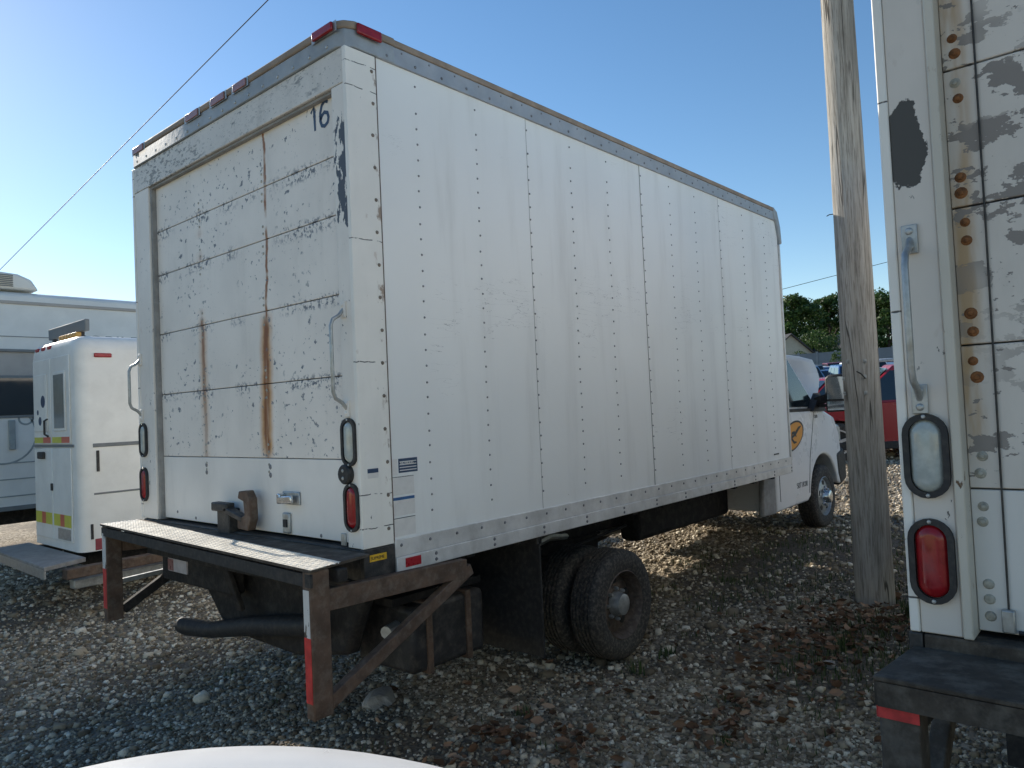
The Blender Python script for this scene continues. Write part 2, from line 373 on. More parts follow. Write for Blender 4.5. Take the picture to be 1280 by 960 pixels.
def weeds():
    g = G('weed_green'); r = g.island()
    m = g.out(g.ramp(r, [(0, (.035, .055, .018)), (.6, (.07, .10, .03)), (.88, (.12, .14, .05)), (1, (.22, .19, .09))]), .7, 0, .3)
    bv = [(-.06,0,0),(.06,0,0),(.045,.12,.55),(-.045,.12,.55),(0,.35,1)]
    bf = [(0,1,2,3),(3,2,4,4)]
    P = []
    def tuft(x, y, r, n, h):
        for _ in range(n):
            a, b = x+RNG.normal(0, r), y+RNG.normal(0, r); P.append((a, b, gh(a, b)-.004, h*RNG.uniform(.5, 1.3)))
    for px, py, rx, ry in PATCH:
        for _ in range(130): tuft(px+RNG.normal(0, rx*.7), py+RNG.normal(0, ry*.7), .06, 12, .055)
    for _ in range(170):
        d = RNG.uniform(2.6, 11); a = YAW+RNG.uniform(-.65, .65); tuft(CX+d*math.cos(a), CY+d*math.sin(a), .035, 7, .045)
    for x, y, h in ((4.05,-1.3,.11),(3.1,-1.15,.09),(1.55,-1.0,.06),(2.1,-.1,.09),(2.45,-.15,.08),(1.2,.1,.06),(3.7,-1.5,.1)): tuft(x, y, .03, 26, h)
    P = np.array(P); n = len(P); h = P[:,3]
    V = np.array(bv); 
    bf2 = [(0,1,2),(0,2,3),(3,2,4)]
    poly_cloud('ground_weeds', bv, bf2, P[:,:3], np.stack([h*1.1, h, h], -1), np.stack([RNG.uniform(0,2*PI,n), RNG.normal(0,.35,n)], -1), m, 'low green weeds and grass growing through the gravel', 'weeds', .05)
weeds()

def rock(name, label, x, y, r, sx, sy, sz, seed):
    bm = bmesh.new(); bmesh.ops.create_icosphere(bm, subdivisions=3, radius=1); rg = random.Random(seed)
    pl = [(Vector((rg.gauss(0,1), rg.gauss(0,1), rg.gauss(0,1))).normalized(), rg.uniform(.62,.9)) for _ in range(14)]
    for v in bm.verts:
        for n, d in pl:
            e = v.co.dot(n)-d
            if e > 0: v.co -= n*e*.92
        v.co *= 1+rg.uniform(-.025,.025)
        v.co = Vector((v.co.x*sx*r, v.co.y*sy*r, v.co.z*sz*r))
    me = bpy.data.meshes.new(name); bm.to_mesh(me); bm.free(); me.materials.append(M['rock'])
    o = bpy.data.objects.new(name, me); C.objects.link(o); o.location = (x, y, gh(x, y)+r*sz*.35); o.rotation_euler = (0,0,rg.uniform(0,6))
    tag(o, label, 'rock')
M['rock'] = plain('pale_limestone_rock', (.36, .33, .29), .9, 0, .25, 9, .006, 40)
rock('rock', 'flat pale limestone rock behind the right step post of the box truck', .85, 1.02, .15, 1.1, .75, .42, 3)
rock('rock', 'small pale stone beside the truck on the gravel, right of the rear wheel', 2.75, -1.15, .05, 1.2, .8, .6, 5)
rock('rock', 'whitish stone near the leaf pile in front of the leaning pole', 2.45, -1.62, .055, 1.1, .9, .6, 8)
rock('rock', 'white cobble at the bottom edge of the gravel below the rear wheel', 1.02, -.72, .045, 1, .9, .8, 12)

# ------------------------------------------------------------------ box trucks
TZ = 1.775                                          # local z = written z + TZ
def band(g, v, c, w): return g.step(g.math('ABSOLUTE', g.sub(v, c)), w, w*.25)
def rust_extra(g, col, m):
    Y, Z = g.y, g.sub(g.z, TZ)
    wob = g.mul(g.sub(g.noise(7, 4, .6, g.vec(1, .6, 1)), .5), .05)
    Yw = g.add(Y, wob)
    grain = g.step(g.noise(30, 5, .65, g.vec(1, 1, .10)), .25, .56, .5, 1.0)
    # main streak drifts from y .81 up high to y .88 low down
    cy = g.step(Z, -.3, 1.4, .885, .812)
    prof = g.mx(g.mul(g.step(Z, .62, .50), g.step(Z, -.24, -.15)), g.mul(g.mul(g.step(g.noise(5, 3, .5, g.vec(.01, .01, 1)), .38, .52), .9), g.step(g.math('ABSOLUTE', g.sub(Yw, cy)), .016, .006)))
    d = g.math('ABSOLUTE', g.sub(Yw, cy))
    core = g.mul(g.mul(g.step(d, .040, .012), prof), grain)
    halo = g.mul(g.mul(g.step(d, .085, .025), prof), g.mul(grain, .9))
    d2 = g.math('ABSOLUTE', g.sub(Yw, 1.585))
    prof2 = g.mx(g.mul(g.step(Z, .68, .60), g.step(Z, -.20, .30, .35, 1.0)), g.mul(g.step(g.noise(7, 3, .5, g.vec(.01, .01, 1, 0, 0, 5)), .52, .64), .35))
    c2 = g.mul(g.mul(g.step(d2, .026, .008), prof2), grain)
    h2 = g.mul(g.mul(g.step(d2, .075, .012), prof2), .5)
    up = g.step(Z, -.225, -.205)                     # the replaced bottom panel stays clean
    col = g.mix(g.mul(g.mx(halo, h2), up), col, (.58, .29, .085))
    col = g.mix(g.mul(g.mx(core, c2), up), col, (.25, .085, .022))
    near = g.mul(g.step(g.noise(42, 6, .7), .52, .56), g.math('MULTIPLY', g.math('MAXIMUM', band(g, Z, 1.27, .06), g.mx(band(g, Z, .98, .06), g.mx(band(g, Z, .585, .05), band(g, Z, .185, .05)))), up))
    near = g.mul(near, g.step(g.noise(3, 2, .5, g.vec(1, 1, .1)), .42, .56))
    return col, g.mul(g.mx(m, near), up)
def patch_extra(cy, cz, ry, rz):
    def f(g, col, m):
        Y, Z = g.y, g.sub(g.z, TZ)
        a = g.math('DIVIDE', g.sub(Y, cy), ry); b = g.math('DIVIDE', g.sub(Z, cz), rz)
        r = g.math('SQRT', g.add(g.mul(a, a), g.mul(b, b)))
        r = g.add(r, g.add(g.mul(g.sub(g.noise(16, 4, .5), .5), .9), g.mul(g.sub(g.noise(70, 3, .6), .5), .35)))
        return col, g.mx(m, g.step(r, 1.0, .96))
    return f
def post_peel(g, col, m):
    Y, Z = g.y, g.sub(g.z, TZ)
    n = g.noise(22, 6, .65, g.vec(1, 1, .45))
    lim = g.mul(g.step(Z, .82, .95), g.step(Z, 1.62, 1.35))
    edge = g.step(Y, .19, .05)
    return col, g.mx(m, g.step(g.add(g.mul(g.mul(lim, edge), .36), n), .78, .80))
CHIP = (.19, .205, .225)
M['door'] = chipped('peeling_rust_streaked_door', (.87, .80, .715), CHIP, 30, .612, 2.6, .42, .02, (1, .8, 1), .16, extra=rust_extra)
M['door_clean'] = chipped('clean_white_door_panel', (.86, .81, .74), CHIP, 30, .78, 2, .6, dirt=.12)
M['header'] = chipped('peeling_grey_header', (.70, .66, .60), (.30, .30, .29), 30, .53, 1.2, .40, .05, (1, .6, 1.4), .3)
M['post_rear'] = chipped('chipped_rear_post', (.85, .79, .71), (.085, .10, .125), 44, .635, 3, .48, .012, (1, 1, .6), .2, .15, extra=post_peel)
def door2_extra(g, col, m):
    Z = g.sub(g.z, TZ); Y = g.y
    st = g.mul(g.mul(band(g, g.add(Y, g.mul(g.sub(g.noise(9, 3), .5), .03)), 2.265, .045), g.step(g.noise(10, 4, .6, g.vec(1, 1, .18)), .42, .68)), g.step(Z, -.2, -.1))
    col = g.mix(g.mul(st, .8), col, (.44, .27, .11))
    return col, g.mul(m, g.step(Z, -.235, -.215))
M['door2'] = chipped('peeling_white_door', (.70, .64, .57), (.27, .24, .215), 15, .55, 1.8, .34, .010, (1, .55, 1), .18, .12, extra=door2_extra)
M['door2_clean'] = chipped('clean_lower_door_panel', (.73, .70, .65), CHIP, 30, .8, 2, .6, dirt=.1)
M['post2'] = chipped('white_post_with_peeled_patches', (.72, .655, .58), (.085, .08, .072), 20, .655, 2.2, .45, .010, (1, 1, .7), .1, .08, extra=patch_extra(2.385, .715, .052, .125))
M['strip2'] = chipped('rust_edged_cream_strip', (.62, .57, .48), (.15, .09, .05), 30, .64, 3, .5, stretch=(1, 1, .5), rustamt=.6)
M['rail_cap'] = plain('grey_top_cap', (.33, .36, .385), .55, .2, .16, 6, .001, 30, dust=.2)
M['tread'] = plain('worn_tread_plate', (.80, .74, .63), .5, .1, .15, 12, .001, 80, dust=.15)
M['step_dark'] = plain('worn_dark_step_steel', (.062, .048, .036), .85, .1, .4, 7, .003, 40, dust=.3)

def dome(mb, c, n, r, h=None, k=7):
    n = Vector(n); h = h or r*.55; a = n.cross(Vector((.3,.5,.8))).normalized(); b = n.cross(a); c = Vector(c)
    ring = lambda rr, hh: [c + n*hh + rr*(math.cos(2*PI*i/k)*a + math.sin(2*PI*i/k)*b) for i in range(k)]
    v = ring(r, 0) + ring(r*.72, h*.75) + [c+n*h]
    f = [(i, (i+1)%k, k+(i+1)%k, k+i) for i in range(k)] + [(k+i, k+(i+1)%k, 2*k) for i in range(k)]
    mb.add(v, f)
def stadium(cy, cz, w, h, n=10):                    # upright rounded slot in (y, z)
    r = w/2; out = []
    for i in range(n+1): t = PI*i/n; out.append((cy+r*math.cos(t), cz+h/2-r+r*math.sin(t)))
    for i in range(n+1): t = PI+PI*i/n; out.append((cy+r*math.cos(t), cz-h/2+r+r*math.sin(t)))
    return out
def oval_lamp(root, x, cy, cz, lens, w=.082, h=.20):
    gk = MB(); o, i_ = stadium(cy, cz, w+.03, h+.03), stadium(cy, cz, w-.002, h-.002); n = len(o)
    vs = [(x, *p) for p in o] + [(x-.016, *p) for p in o] + [(x-.016, *p) for p in i_] + [(x-.002, *p) for p in i_]
    gk.add(vs, [(k*n+j, k*n+(j+1)%n, (k+1)*n+(j+1)%n, (k+1)*n+j) for k in range(3) for j in range(n)])
    g = gk.build('lamp_gasket', M['black'], root, smooth=True, angle=40)
    lm = MB(); p1, p2, p3 = stadium(cy, cz, w-.004, h-.004), stadium(cy, cz, w-.022, h-.022), stadium(cy, cz, w-.05, h-.055)
    vs = [(x-.004, *p) for p in p1] + [(x-.015, *p) for p in p2] + [(x-.018, *p) for p in p3]
    lm.add(vs, [(k*n+j, k*n+(j+1)%n, (k+1)*n+(j+1)%n, (k+1)*n+j) for k in range(2) for j in range(n)] + [tuple(range(2*n, 3*n))])
    l = lm.build('lamp_lens', lens, g, smooth=True, angle=60)
    sc = MB()
    for dz in (-1, 1): dome(sc, (x-.016, cy, cz+dz*(h/2+.007)), (-1,0,0), .006)
    sc.build('lamp_screw', M['galv'], g)
def wheel(root, x, z, y, out, r=.38, w=.215, rim_mat=None, hub_mat=None, dual_dish=True, name='wheel'):
    # y: outer face; out = -1 faces -y, +1 faces +y
    i = -out
    def q(p): return [(rr, h*i) for rr, h in p]
    grooves = []
    for k in range(6):
        a = .030 + k*(w-.06)/5
        if k: grooves += [(r-.002, a-.008), (r-.014, a-.005), (r-.014, a+.005), (r-.002, a+.008)]
    prof = [(r*.62, .012), (r*.68, .004), (r*.80, 0), (r*.92, .006), (r*.975, .022)] + grooves + [(r*.975, w-.022), (r*.92, w-.006), (r*.8, w), (r*.62, w-.01)]
    ty = MB().lathe(q(prof), (x, y, z), 'y', 48, close=True).build('tyre', M['tyre'], root, smooth=True, angle=40)
    rd = .10 if dual_dish else .03
    rp = [(r*.63, .014), (r*.605, .006), (r*.585, .02), (r*.56, .05), (r*.53, rd+.01), (r*.44, rd), (r*.30, rd-.012), (r*.22, rd-.012), (.001, rd-.012)]
    rm = MB().lathe(q(rp), (x, y, z), 'y', 40).build('rim', rim_mat or M['rim'], root, smooth=True, angle=30)
    hb = MB().lathe(q([(.088, rd-.014), (.086, rd-.03), (.076, rd-.06), (.072, rd-.085), (.055, rd-.093), (.001, rd-.094)]), (x, y, z), 'y', 20)
    for k in range(8):
        t = 2*PI*k/8; c = (x+.105*math.cos(t), z+.105*math.sin(t))
        hb.lathe(q([(.014, rd-.012), (.014, rd-.034), (.008, rd-.045), (.001, rd-.045)]), (c[0], y, c[1]), 'y', 6)
    hb.build('hub', hub_mat or M['galv'], rm, smooth=True, angle=30)
    for k in range(5):
        hh = MB()
        t = 2*PI*k/5+.3; c = (x+r*.41*math.cos(t), z+r*.41*math.sin(t))
        hh.lathe(q([(.034, rd+.004), (.032, rd-.006), (.028, rd-.007), (.001, rd-.0065)]), (c[0], y, c[1]), 'y', 12)
        hh.build('hand_hole', M['black'], rm, smooth=True)
    return ty

def box_truck(label, loc_off, two=False):
    root = thing('box_truck', label, 'truck', Vector((0, 0, -TZ)) + Vector(loc_off)); ORG[root] = Vector((0, 0, -TZ))
    W, L, ZT, ZB = 2.44, 5.30, 1.765, -.77
    DX = .055 if two else .042
    side = M['side']
    pr, pl = (.118, 2.205) if not two else (.13, 2.318)
    # body shell
    xs = [.183, 1.34, 2.66, 3.963, L]
    for k in range(4):
        MB().box(xs[k]+.0015, xs[k+1]-.0015, .0 + (.003 if k % 2 else 0), .022, ZB+.10, ZT+.03).build('side_panel', side, root)
    for xx in xs[1:4]: MB().box(xx-.0016, xx+.0016, -.0008, .006, -.61, 1.77).build('panel_seam', M['strip_grey'], root)
    MB().box(.1795, .1858, -.0045, .010, -.62, 1.77).build('post_seam', M['rust_steel'], root)
    MB().box(.10, L-.01, .024, .04, ZB+.08, ZT+.05).build('inner_wall', M['black'], root)
    MB().box(.06, L, W-.022, W, ZB+.10, ZT+.03).build('left_wall', side, root)
    MB().box(L-.03, L-.005, .042, W-.024, ZB+.1, ZT+.06).build('front_wall', side, root)
    MB().box(.02, L-.02, .01, W-.01, ZT+.11, ZT+.128).build('roof', M['roof_edge'], root)
    MB().box(.05, L-.03, .03, W-.03, ZB+.06, ZB+.14).build('floor', M['undercarriage'], root)
    cm = MB()
    for k in range(12): cm.box(.3+k*.42, .36+k*.42, .04, W-.04, ZB-.03, ZB+.058)
    cm.build('crossmember', M['undercarriage'], root)
    # rivets on the right side
    if not two:
        cols = [(.44,.445),(.89,.89),(1.362,1.336),(1.79,1.785),(2.215,2.21),(2.69,2.66),(3.10,3.09),(3.52,3.515),(3.985,3.965),(4.46,4.45),(4.945,4.95)]
        for k, (xt, xb) in enumerate(cols):
            rv = MB(); zs = [1.70] + [1.70-.14-.0825*j for j in range(26)]
            for z in zs:
                if z < -.575: continue
                xx = xb + .012 if k in (2, 5, 8) else .5*(xt+xb)
                dome(rv, (xx+random.gauss(0,.0015), 0.0 if k not in (3,4,9,10) else .001, z+random.gauss(0,.003)), (0,-1,0), .0066, .005)
            o = rv.build('rivet_column', M['rivet'], root); o['kind'] = 'stuff'
    # lower side rail
    for s, y in ((1, 0), (-1, W)):
        y0, y1, y2 = y-s*.010, y-s*.018, y+s*.02
        MB().box(.183, L+.005, y0, y2, -.697, -.612).build('lower_rail_upper_flange', M['alu'], root, bevel=.003)
        MB().box(.183, L+.005, y1, y2, ZB, -.6975).build('lower_rail', M['alu'], root, bevel=.004)
        MB().box(.185, L-.06, y-s*.012, y+s*.03, 1.772, 1.862).build('upper_side_rail', M['alu_dark'], root, bevel=.003)
        MB().box(.10, L-.08, y-s*.018, y+s*.03, 1.8625, 1.898).build('roof_edge_strip', M['roof_edge'], root, bevel=.006)
        if s == 1:
            rb = MB()
            for k in range(27): dome(rb, (.22+k*.19, y0, -.642), (0,-1,0), .009, .006)
            for k in range(12):
                for z in (-.718, -.748): dome(rb, (.44+k*.44, y1, z), (0,-1,0), .010, .006)
            for k in range(26): dome(rb, (.25+k*.19, y-.012, 1.80), (0,-1,0), .009, .006)
            for k in range(26): dome(rb, (.35+k*.19, y-.012, 1.843), (0,-1,0), .006, .004)
            o = rb.build('rail_rivet', M['rivet'], root); o['kind'] = 'stuff'
    # front top corner cap and front edge trim
    for s, y in ((1, 0), (-1, W)):
        MB().prism([(L-.115,1.905),(L-.02,1.87),(L+.045,1.72),(L+.062,1.55),(L+.02,1.54),(L-.055,1.765),(L-.105,1.78)], 'y', y-s*.022, y+s*.10).build('front_corner_cap', M['rail_cap'], root, bevel=.012)
        MB().box(L+.003, L+.028, y-s*.012, y+s*.05, ZB+.04, 1.538).build('front_edge_trim', M['alu'], root, bevel=.004)
        MB().box(L-.15, L-.10, y+s*.02, y+s*.09, 1.899, 1.925).build('clearance_lamp', M['black'], root, bevel=.006)
    MB().box(L+.005, L+.05, .102, W-.102, 1.60, 1.86).build('front_top_cap', M['rail_cap'], root, bevel=.02)
    # rear frame
    cp = MB().box(-.004, .180, -.006, .020, -.628, 1.772).build('corner_post', M['post_side'], root, bevel=.004)
    MB().box(-.004, .180, W-.02, W+.006, -.628, 1.772).build('corner_post', M['post_side'], root, bevel=.004)
    MB().box(.0, .10, .0205, pr, -.628, 1.598).build('rear_post', M['post_rear'] if not two else M['post2'], root, bevel=.004)
    lp = MB().box(.0, .10, pl, W-.0205, -.628, 1.598).build('rear_post', M['post_rear'] if not two else M['post2'], root, bevel=.004)
    if two: MB().box(-.012, .09, pl-.026, pl-.001, -.628, 1.598).build('jamb_strip', M['strip2'], root, bevel=.004)
    else:
        MB().box(.012, .10, pl-.022, pl-.001, -.628, 1.598).build('jamb_strip', M['strip_grey'], root, bevel=.003)
        MB().box(.012, .10, pr+.001, pr+.016, -.628, 1.598).build('jamb_strip', M['strip_grey'], root, bevel=.003)
    MB().box(-.002, .10, .0205, W-.0205, 1.60, 1.772).build('header', M['header'], root, bevel=.004)
    MB().box(.015, .10, pr+.02, pl-.02, 1.584 if not two else 1.565, 1.598).build('door_seal', M['strip_grey'], root)
    # rear top cap wrapping both corners
    def cap_poly(o): 
        return [(.30,-o),(.05,-o),(.012-o*.3,.012-o*.3),(-o,.05),(-o,W-.05),(.012-o*.3,W-.012+o*.3),(.05,W+o),(.30,W+o),(.30,W-.03),(.06,W-.03),(.06,.03),(.30,.03)]
    MB().prism(cap_poly(.014), 'z', 1.774, 1.862).build('rear_top_cap', M['rail_cap'], root, bevel=.004)
    MB().prism(cap_poly(.022), 'z', 1.863, 1.902).build('rear_roof_edge', M['roof_edge'] if not two else M['rail_cap'], root, bevel=.008)
    if not two:
        rv = MB()
        for k in range(16): dome(rv, (-.014, .12+k*.147, 1.80), (-1,0,0), .010, .006)
        o = rv.build('cap_rivet', M['galv'], root); o['kind'] = 'stuff'
        for y0, y1, mt in ((.045,.21,'red_lens'),(.86,1.0,'pink_lens'),(1.10,1.26,'pink_lens'),(1.42,1.58,'pink_lens'),(2.20,2.36,'pink_lens')):
            h = MB().box(-.024, -.0225, y0-.02, y1+.02, 1.846, 1.897).build('marker_lamp', M['galv'], root)
            MB().box(-.040 if mt == 'red_lens' else -.031, -.0245, y0, y1, 1.850, 1.894).build('marker_lens', M[mt], h, bevel=.006)
        MB().box(.055, .205, -.040, -.023, 1.838, 1.892).build('side_marker_lens', M['red_lens'], root, bevel=.008)
        MB().box(.235, .335, -.0215, -.0182, -.752, -.708).build('red_reflector', M['red_reflector'], root, bevel=.001)
    # roll-up door
    zs = [1.597, 1.288, .995, .600, .198, -.212, -.618] if not two else [1.597, 1.285, .905, .525, .150, -.237, -.618]
    ya, yb = (pr+.018, pl-.024) if not two else (pr+.01, pl-.027)
    for k in range(6):
        last = k == 5
        mt = (M['door_clean'] if last else M['door']) if not two else (M['door2_clean'] if last else M['door2'])
        MB().box(DX, DX+.03, ya, yb, zs[k+1]+.0022, zs[k]-.0022).build('door_panel', mt, root, bevel=.003)
    MB().box(DX+.02, DX+.05, ya, yb, -.615, 1.59).build('door_backing', M['black'], root)
    hb = MB()
    if not two:
        for z in zs[1:6]:
            for y in (.85 if z > .9 else .87, 1.585):
                for dz in (-.075, -.035, .035, .075):
                    dome(hb, (DX, y+random.gauss(0,.003), z+dz), (-1,0,0), .0085, .005)
        hb.build('hinge_bolt', M['old_bolt'], root)['kind'] = 'stuff'
    else:
        for z in zs[1:6]:
            for dz in (-.088, -.043, .040, .085):
                b = MB(); mt = M['old_bolt'] if (z < -.2 or (dz < 0 and z > .9 and dz > -.05)) else M['rust_bolt']
                p = Vector((DX, 2.262+random.gauss(0,.003), z+dz+random.gauss(0,.003)))
                dome(b, p, (-1,0,0), .0135+random.uniform(-.001,.003), .004, 12); dome(b, p+Vector((-.004,0,0)), (-1,0,0), .008, .005, 8)
                b.build('hinge_bolt', mt, root)
        for z in (-.49, -.53, -.575):
            b = MB(); dome(b, (DX, 2.262, z), (-1,0,0), .014, .006, 12); b.build('hinge_bolt', M['old_bolt'], root)
        MB().tube([(DX-.004, 2.212, 1.55), (DX-.004, 2.214, .5), (DX-.005, 2.220, -.57)], .0028, 6).build('lift_cable', M['black_steel'], root, smooth=True)
        MB().box(DX-.02, DX, 2.205, 2.236, -.61, -.55).build('cable_clamp', M['galv'], root, bevel=.004)
        MB().tube([(DX-.01, 2.2, -.607), (DX-.01, 1.2, -.607)], .006, 6).build('bottom_seal', M['black'], root)
    if not two:
        for y, z, r in ((.86,-.26,.015),(.86,-.305,.015),(1.59,-.26,.015),(1.59,-.305,.015),(.40,-.60,.010),(1.75,-.595,.010),(2.0,-.57,.010)):
            b = MB(); dome(b, (DX, y, z), (-1,0,0), r, .004, 10); b.build('panel_bolt', M['rivet'], root)
        # door latch, handle, keeper
        lt = MB().box(-.03, DX, 1.20, 1.34, -.665, -.50).box(-.055, .0, 1.18, 1.36, -.515, -.465).bar((-.03,1.22,-.50), (-.03,1.02,-.545), .05, .035).build('latch_bracket', M['black_steel'], root, bevel=.008)
        MB().prism([(1.07,-.60),(.96,-.605),(.925,-.54),(.93,-.43),(.965,-.385),(1.045,-.39),(1.06,-.43),(1.0,-.445),(.99,-.52),(1.07,-.545)], 'x', -.05, .0).build('latch_hook', M['rust_steel'], root, bevel=.006)
        hd = MB().box(DX-.012, DX, .57, .73, -.455, -.385).build('handle_plate', M['galv'], root, bevel=.006)
        MB().bar((DX-.045,.585,-.42), (DX-.045,.715,-.43), .02, .04).box(DX-.05, DX-.01, .70, .73, -.45, -.395).build('handle_grip', M['chrome'], hd, bevel=.006)
        kp = MB().box(DX-.016, DX, .665, .735, -.61, -.50).build('lock_keeper', M['galv'], root, bevel=.01)
        MB().box(DX-.024, DX-.0165, .685, .715, -.575, -.535).build('keeper_slot', M['black'], kp)
        def strokes(name, paths, w, parent, x):
            for P_ in paths:
                n = len(P_); vs = []
                for i, (yy, zz) in enumerate(P_):
                    p0, p1 = P_[max(i-1,0)], P_[min(i+1,n-1)]; dy, dz = p1[0]-p0[0], p1[1]-p0[1]; l = math.hypot(dy, dz); k = w*(.5 if i not in (0, n-1) else .38)
                    vs += [(x, yy-dz/l*k, zz+dy/l*k), (x, yy+dz/l*k, zz-dy/l*k)]
                MB().add(vs, [(2*i,2*i+1,2*i+3,2*i+2) for i in range(n-1)]).build(name, M['navy'], parent)
        y6, z6 = .235, 1.475
        six = [(y6-.030,z6+.098),(y6-.005,z6+.110),(y6+.022,z6+.095),(y6+.036,z6+.060),(y6+.038,z6+.020),(y6+.026,z6-.008),(y6+.002,z6-.016),(y6-.024,z6-.004),(y6-.032,z6+.020),(y6-.024,z6+.044),(y6+.002,z6+.054),(y6+.026,z6+.040),(y6+.034,z6+.022)]
        one = [(y6+.118,z6+.080),(y6+.092,z6+.106),(y6+.088,z6+.060),(y6+.086,z6-.018)]
        strokes('painted_numeral', [one, six], .020, root, DX-.0012)
        # decals on the right side wall
        MB().box(.229, .352, -.0012, -.0004, -.292, -.222).build('decal', M['navy'], root)
        for z in (-.238,-.252,-.266,-.28):
            MB().box(.236, .345, -.0022, -.0013, z-.0022, z+.0022).build('decal_line', M['sticker'], root)
        MB().box(.176+.01, .222, -.0012, -.0004, -.30, -.222).build('decal', M['sticker'], root)
        for z0, z1 in ((-.40,-.31),(-.50,-.425),(-.60,-.515)):
            MB().box(.187, .325, -.0012, -.0004, z0, z1).build('decal', M['sticker'], root)
        MB().box(.188, .324, -.0022, -.0013, -.424+.0, -.410).build('decal_bar', M['bluebar'], root)
        MB().box(.188, .324, -.0012, -.0004, -.3125, -.3095).build('decal_bar', M['ink'], root)
        MB().box(.188, .324, -.0022, -.0013, -.5135, -.5105).build('decal_bar', M['ink'], root)
        text_part('NO RIDERS', .017, M['sticker'], 'decal_text', root, (.24, -.0024, -.250), (1,0,0), (0,0,1))
        MB().box(.035, .098, -.0085, -.0065, -.275, -.255).build('decal', M['navy'], root)
        MB().box(.035, .098, -.0078, -.0062, -.30, -.2755).build('decal', M['sticker'], root)
        MB().box(4.90, 5.02, -.0012, .0009, -.565, -.552).build('decal', M['ink'], root)
        pm = MB()
        for k in range(15): dome(pm, (.152+random.gauss(0,.003), -.006, -.55+k*.16), (0,-1,0), .010, .006)
        pm.build('post_rivet', M['post_bolt'], root)['kind'] = 'stuff'
        # black foot of the post with yellow sticker
        bf = MB().box(-.006, .180, -.010, .024, ZB-.005, -.630).build('post_foot', M['black_steel'], root, bevel=.004)
        MB().box(.025, .125, -.0125, -.0105, -.690, -.658).build('yellow_decal', M['yellow'], bf)
        text_part('SUPREME', .020, M['ink'], 'decal_text', bf, (.03, -.0128, -.681), (1,0,0), (0,0,1))
    else:
        MB().box(-.006, .180, W-.024, W+.010, ZB-.005, -.630).build('post_foot', M['black_steel'], root, bevel=.004)
    MB().box(-.002, .10, .026, W-.026, ZB-.01, -.632).build('rear_sill', M['step_dark'] if two else M['black_steel'], root, bevel=.006)
    # lamps and grab handles
    oval_lamp(root, 0, .072, -.125, M['clear_lens']); oval_lamp(root, 0, .068, -.435, M['red_lens'])
    oval_lamp(root, 0, 2.375 if not two else 2.378, -.10 if not two else -.145, M['clear_lens']); oval_lamp(root, 0, 2.38, -.40 if not two else -.43, M['red_lens'])
    if not two:
        pg = MB().lathe([(.048,0),(.048,-.022),(.04,-.03),(.001,-.03)], (0,.098,-.277), 'x', 18).build('plug_socket', M['black'], root, smooth=True)
        b = MB(); 
        for dz in (-.018,.018): dome(b, (-.03,.10,-.277+dz), (-1,0,0), .009, .004)
        b.build('socket_pin', M['galv'], pg)
        MB().box(-.012,.0, .125,.16, -.62,-.56).build('hinge_plate', M['galv'], root, bevel=.004)
    for y, zt, zb in ((.082,.49,.055),(2.40 if not two else 2.385,.43 if not two else .43,.09 if not two else .03)):
        hp = [(-.004,y,zt+.02),(-.03,y,zt-.01),(-.066,y,zt-.03),(-.078,y,zt-.06),(-.078,y,zb+.06),(-.066,y,zb+.03),(-.03,y,zb+.01),(-.004,y,zb-.02)]
        h = MB().tube(hp, .0095, 10).build('grab_handle', M['galv'], root, smooth=True)
        for z in (zt+.02, zb-.02):
            m = MB().box(-.010, .0, y-.02, y+.02, z-.04, z+.04)
            for dz in (-.022,.022): dome(m, (-.010, y, z+dz), (-1,0,0), .011, .006, 8)
            m.build('handle_mount', M['galv'] if two else M['post_rear'], h, bevel=.002)
    # chassis
    for y in (.80, 1.64):
        MB().box(.35, 7.3, y-.035, y+.035, -1.06, -.83).build('frame_rail', M['undercarriage'], root, bevel=.01)
        MB().box(1.5, 3.0, y-.03, y+.03, -1.30, -1.06).build('leaf_spring', M['undercarriage'], root, bevel=.02)
    RWX, FWX = 2.25, 6.87
    RWZ, FWZ = gz(RWX)+.375, gz(FWX)+.365
    MB().tube([(RWX,.45,RWZ),(RWX,1.0,RWZ),(RWX,1.1,RWZ),(RWX,1.22,RWZ),(RWX,1.34,RWZ),(RWX,1.44,RWZ),(RWX,1.99,RWZ)], [.07,.07,.13,.18,.13,.07,.07], 14).build('rear_axle', M['undercarriage'], root, smooth=True)
    MB().tube([(RWX+.1,1.22,RWZ),(5.6,1.22,-1.0)], .045, 10).build('drive_shaft', M['undercarriage'], root, smooth=True)
    MB().box(3.35, 5.15, .60, .80, -1.20, -.86).build('fuel_tank', M['undercarriage'], root, bevel=.05)
    MB().box(3.1, 5.5, 1.70, 2.15, -1.04, -.84).build('tool_box', M['undercarriage'], root, bevel=.03)
    MB().tube([(5.6,1.0,-1.12),(4.2,1.0,-1.2),(3.1,.95,-1.12),(2.25,.70,-.98),(1.2,.62,-1.10),(.75,.45,-1.15),(.35,.30,-1.15)], .033, 10).build('exhaust_pipe', M['galv'] if not two else M['undercarriage'], root, smooth=True)
    for k, (ya, za) in enumerate(((.62,-1.0),(.9,-1.08),(1.5,-1.02))):
        MB().tube([(.5,ya,za),(1.0,ya+.03,za-.08),(1.5,ya-.02,za-.02),(2.1,ya+.05,za-.12),(3.2,ya,za-.03)], .011, 6).build('hose', M['black'], root, smooth=True)
    bb = MB().box(.46, 1.02, .22, .70, -1.40, -1.04).build('battery_box', M['black_steel'], root, bevel=.03)
    for xx in (.58, .88): MB().box(xx-.02, xx+.02, .208, .712, -1.412, -1.028).build('box_strap', M['rust_steel'], bb, bevel=.004)
    MB().box(.40, 1.08, .30, .62, -1.03, -.99).build('box_bracket', M['undercarriage'], root)
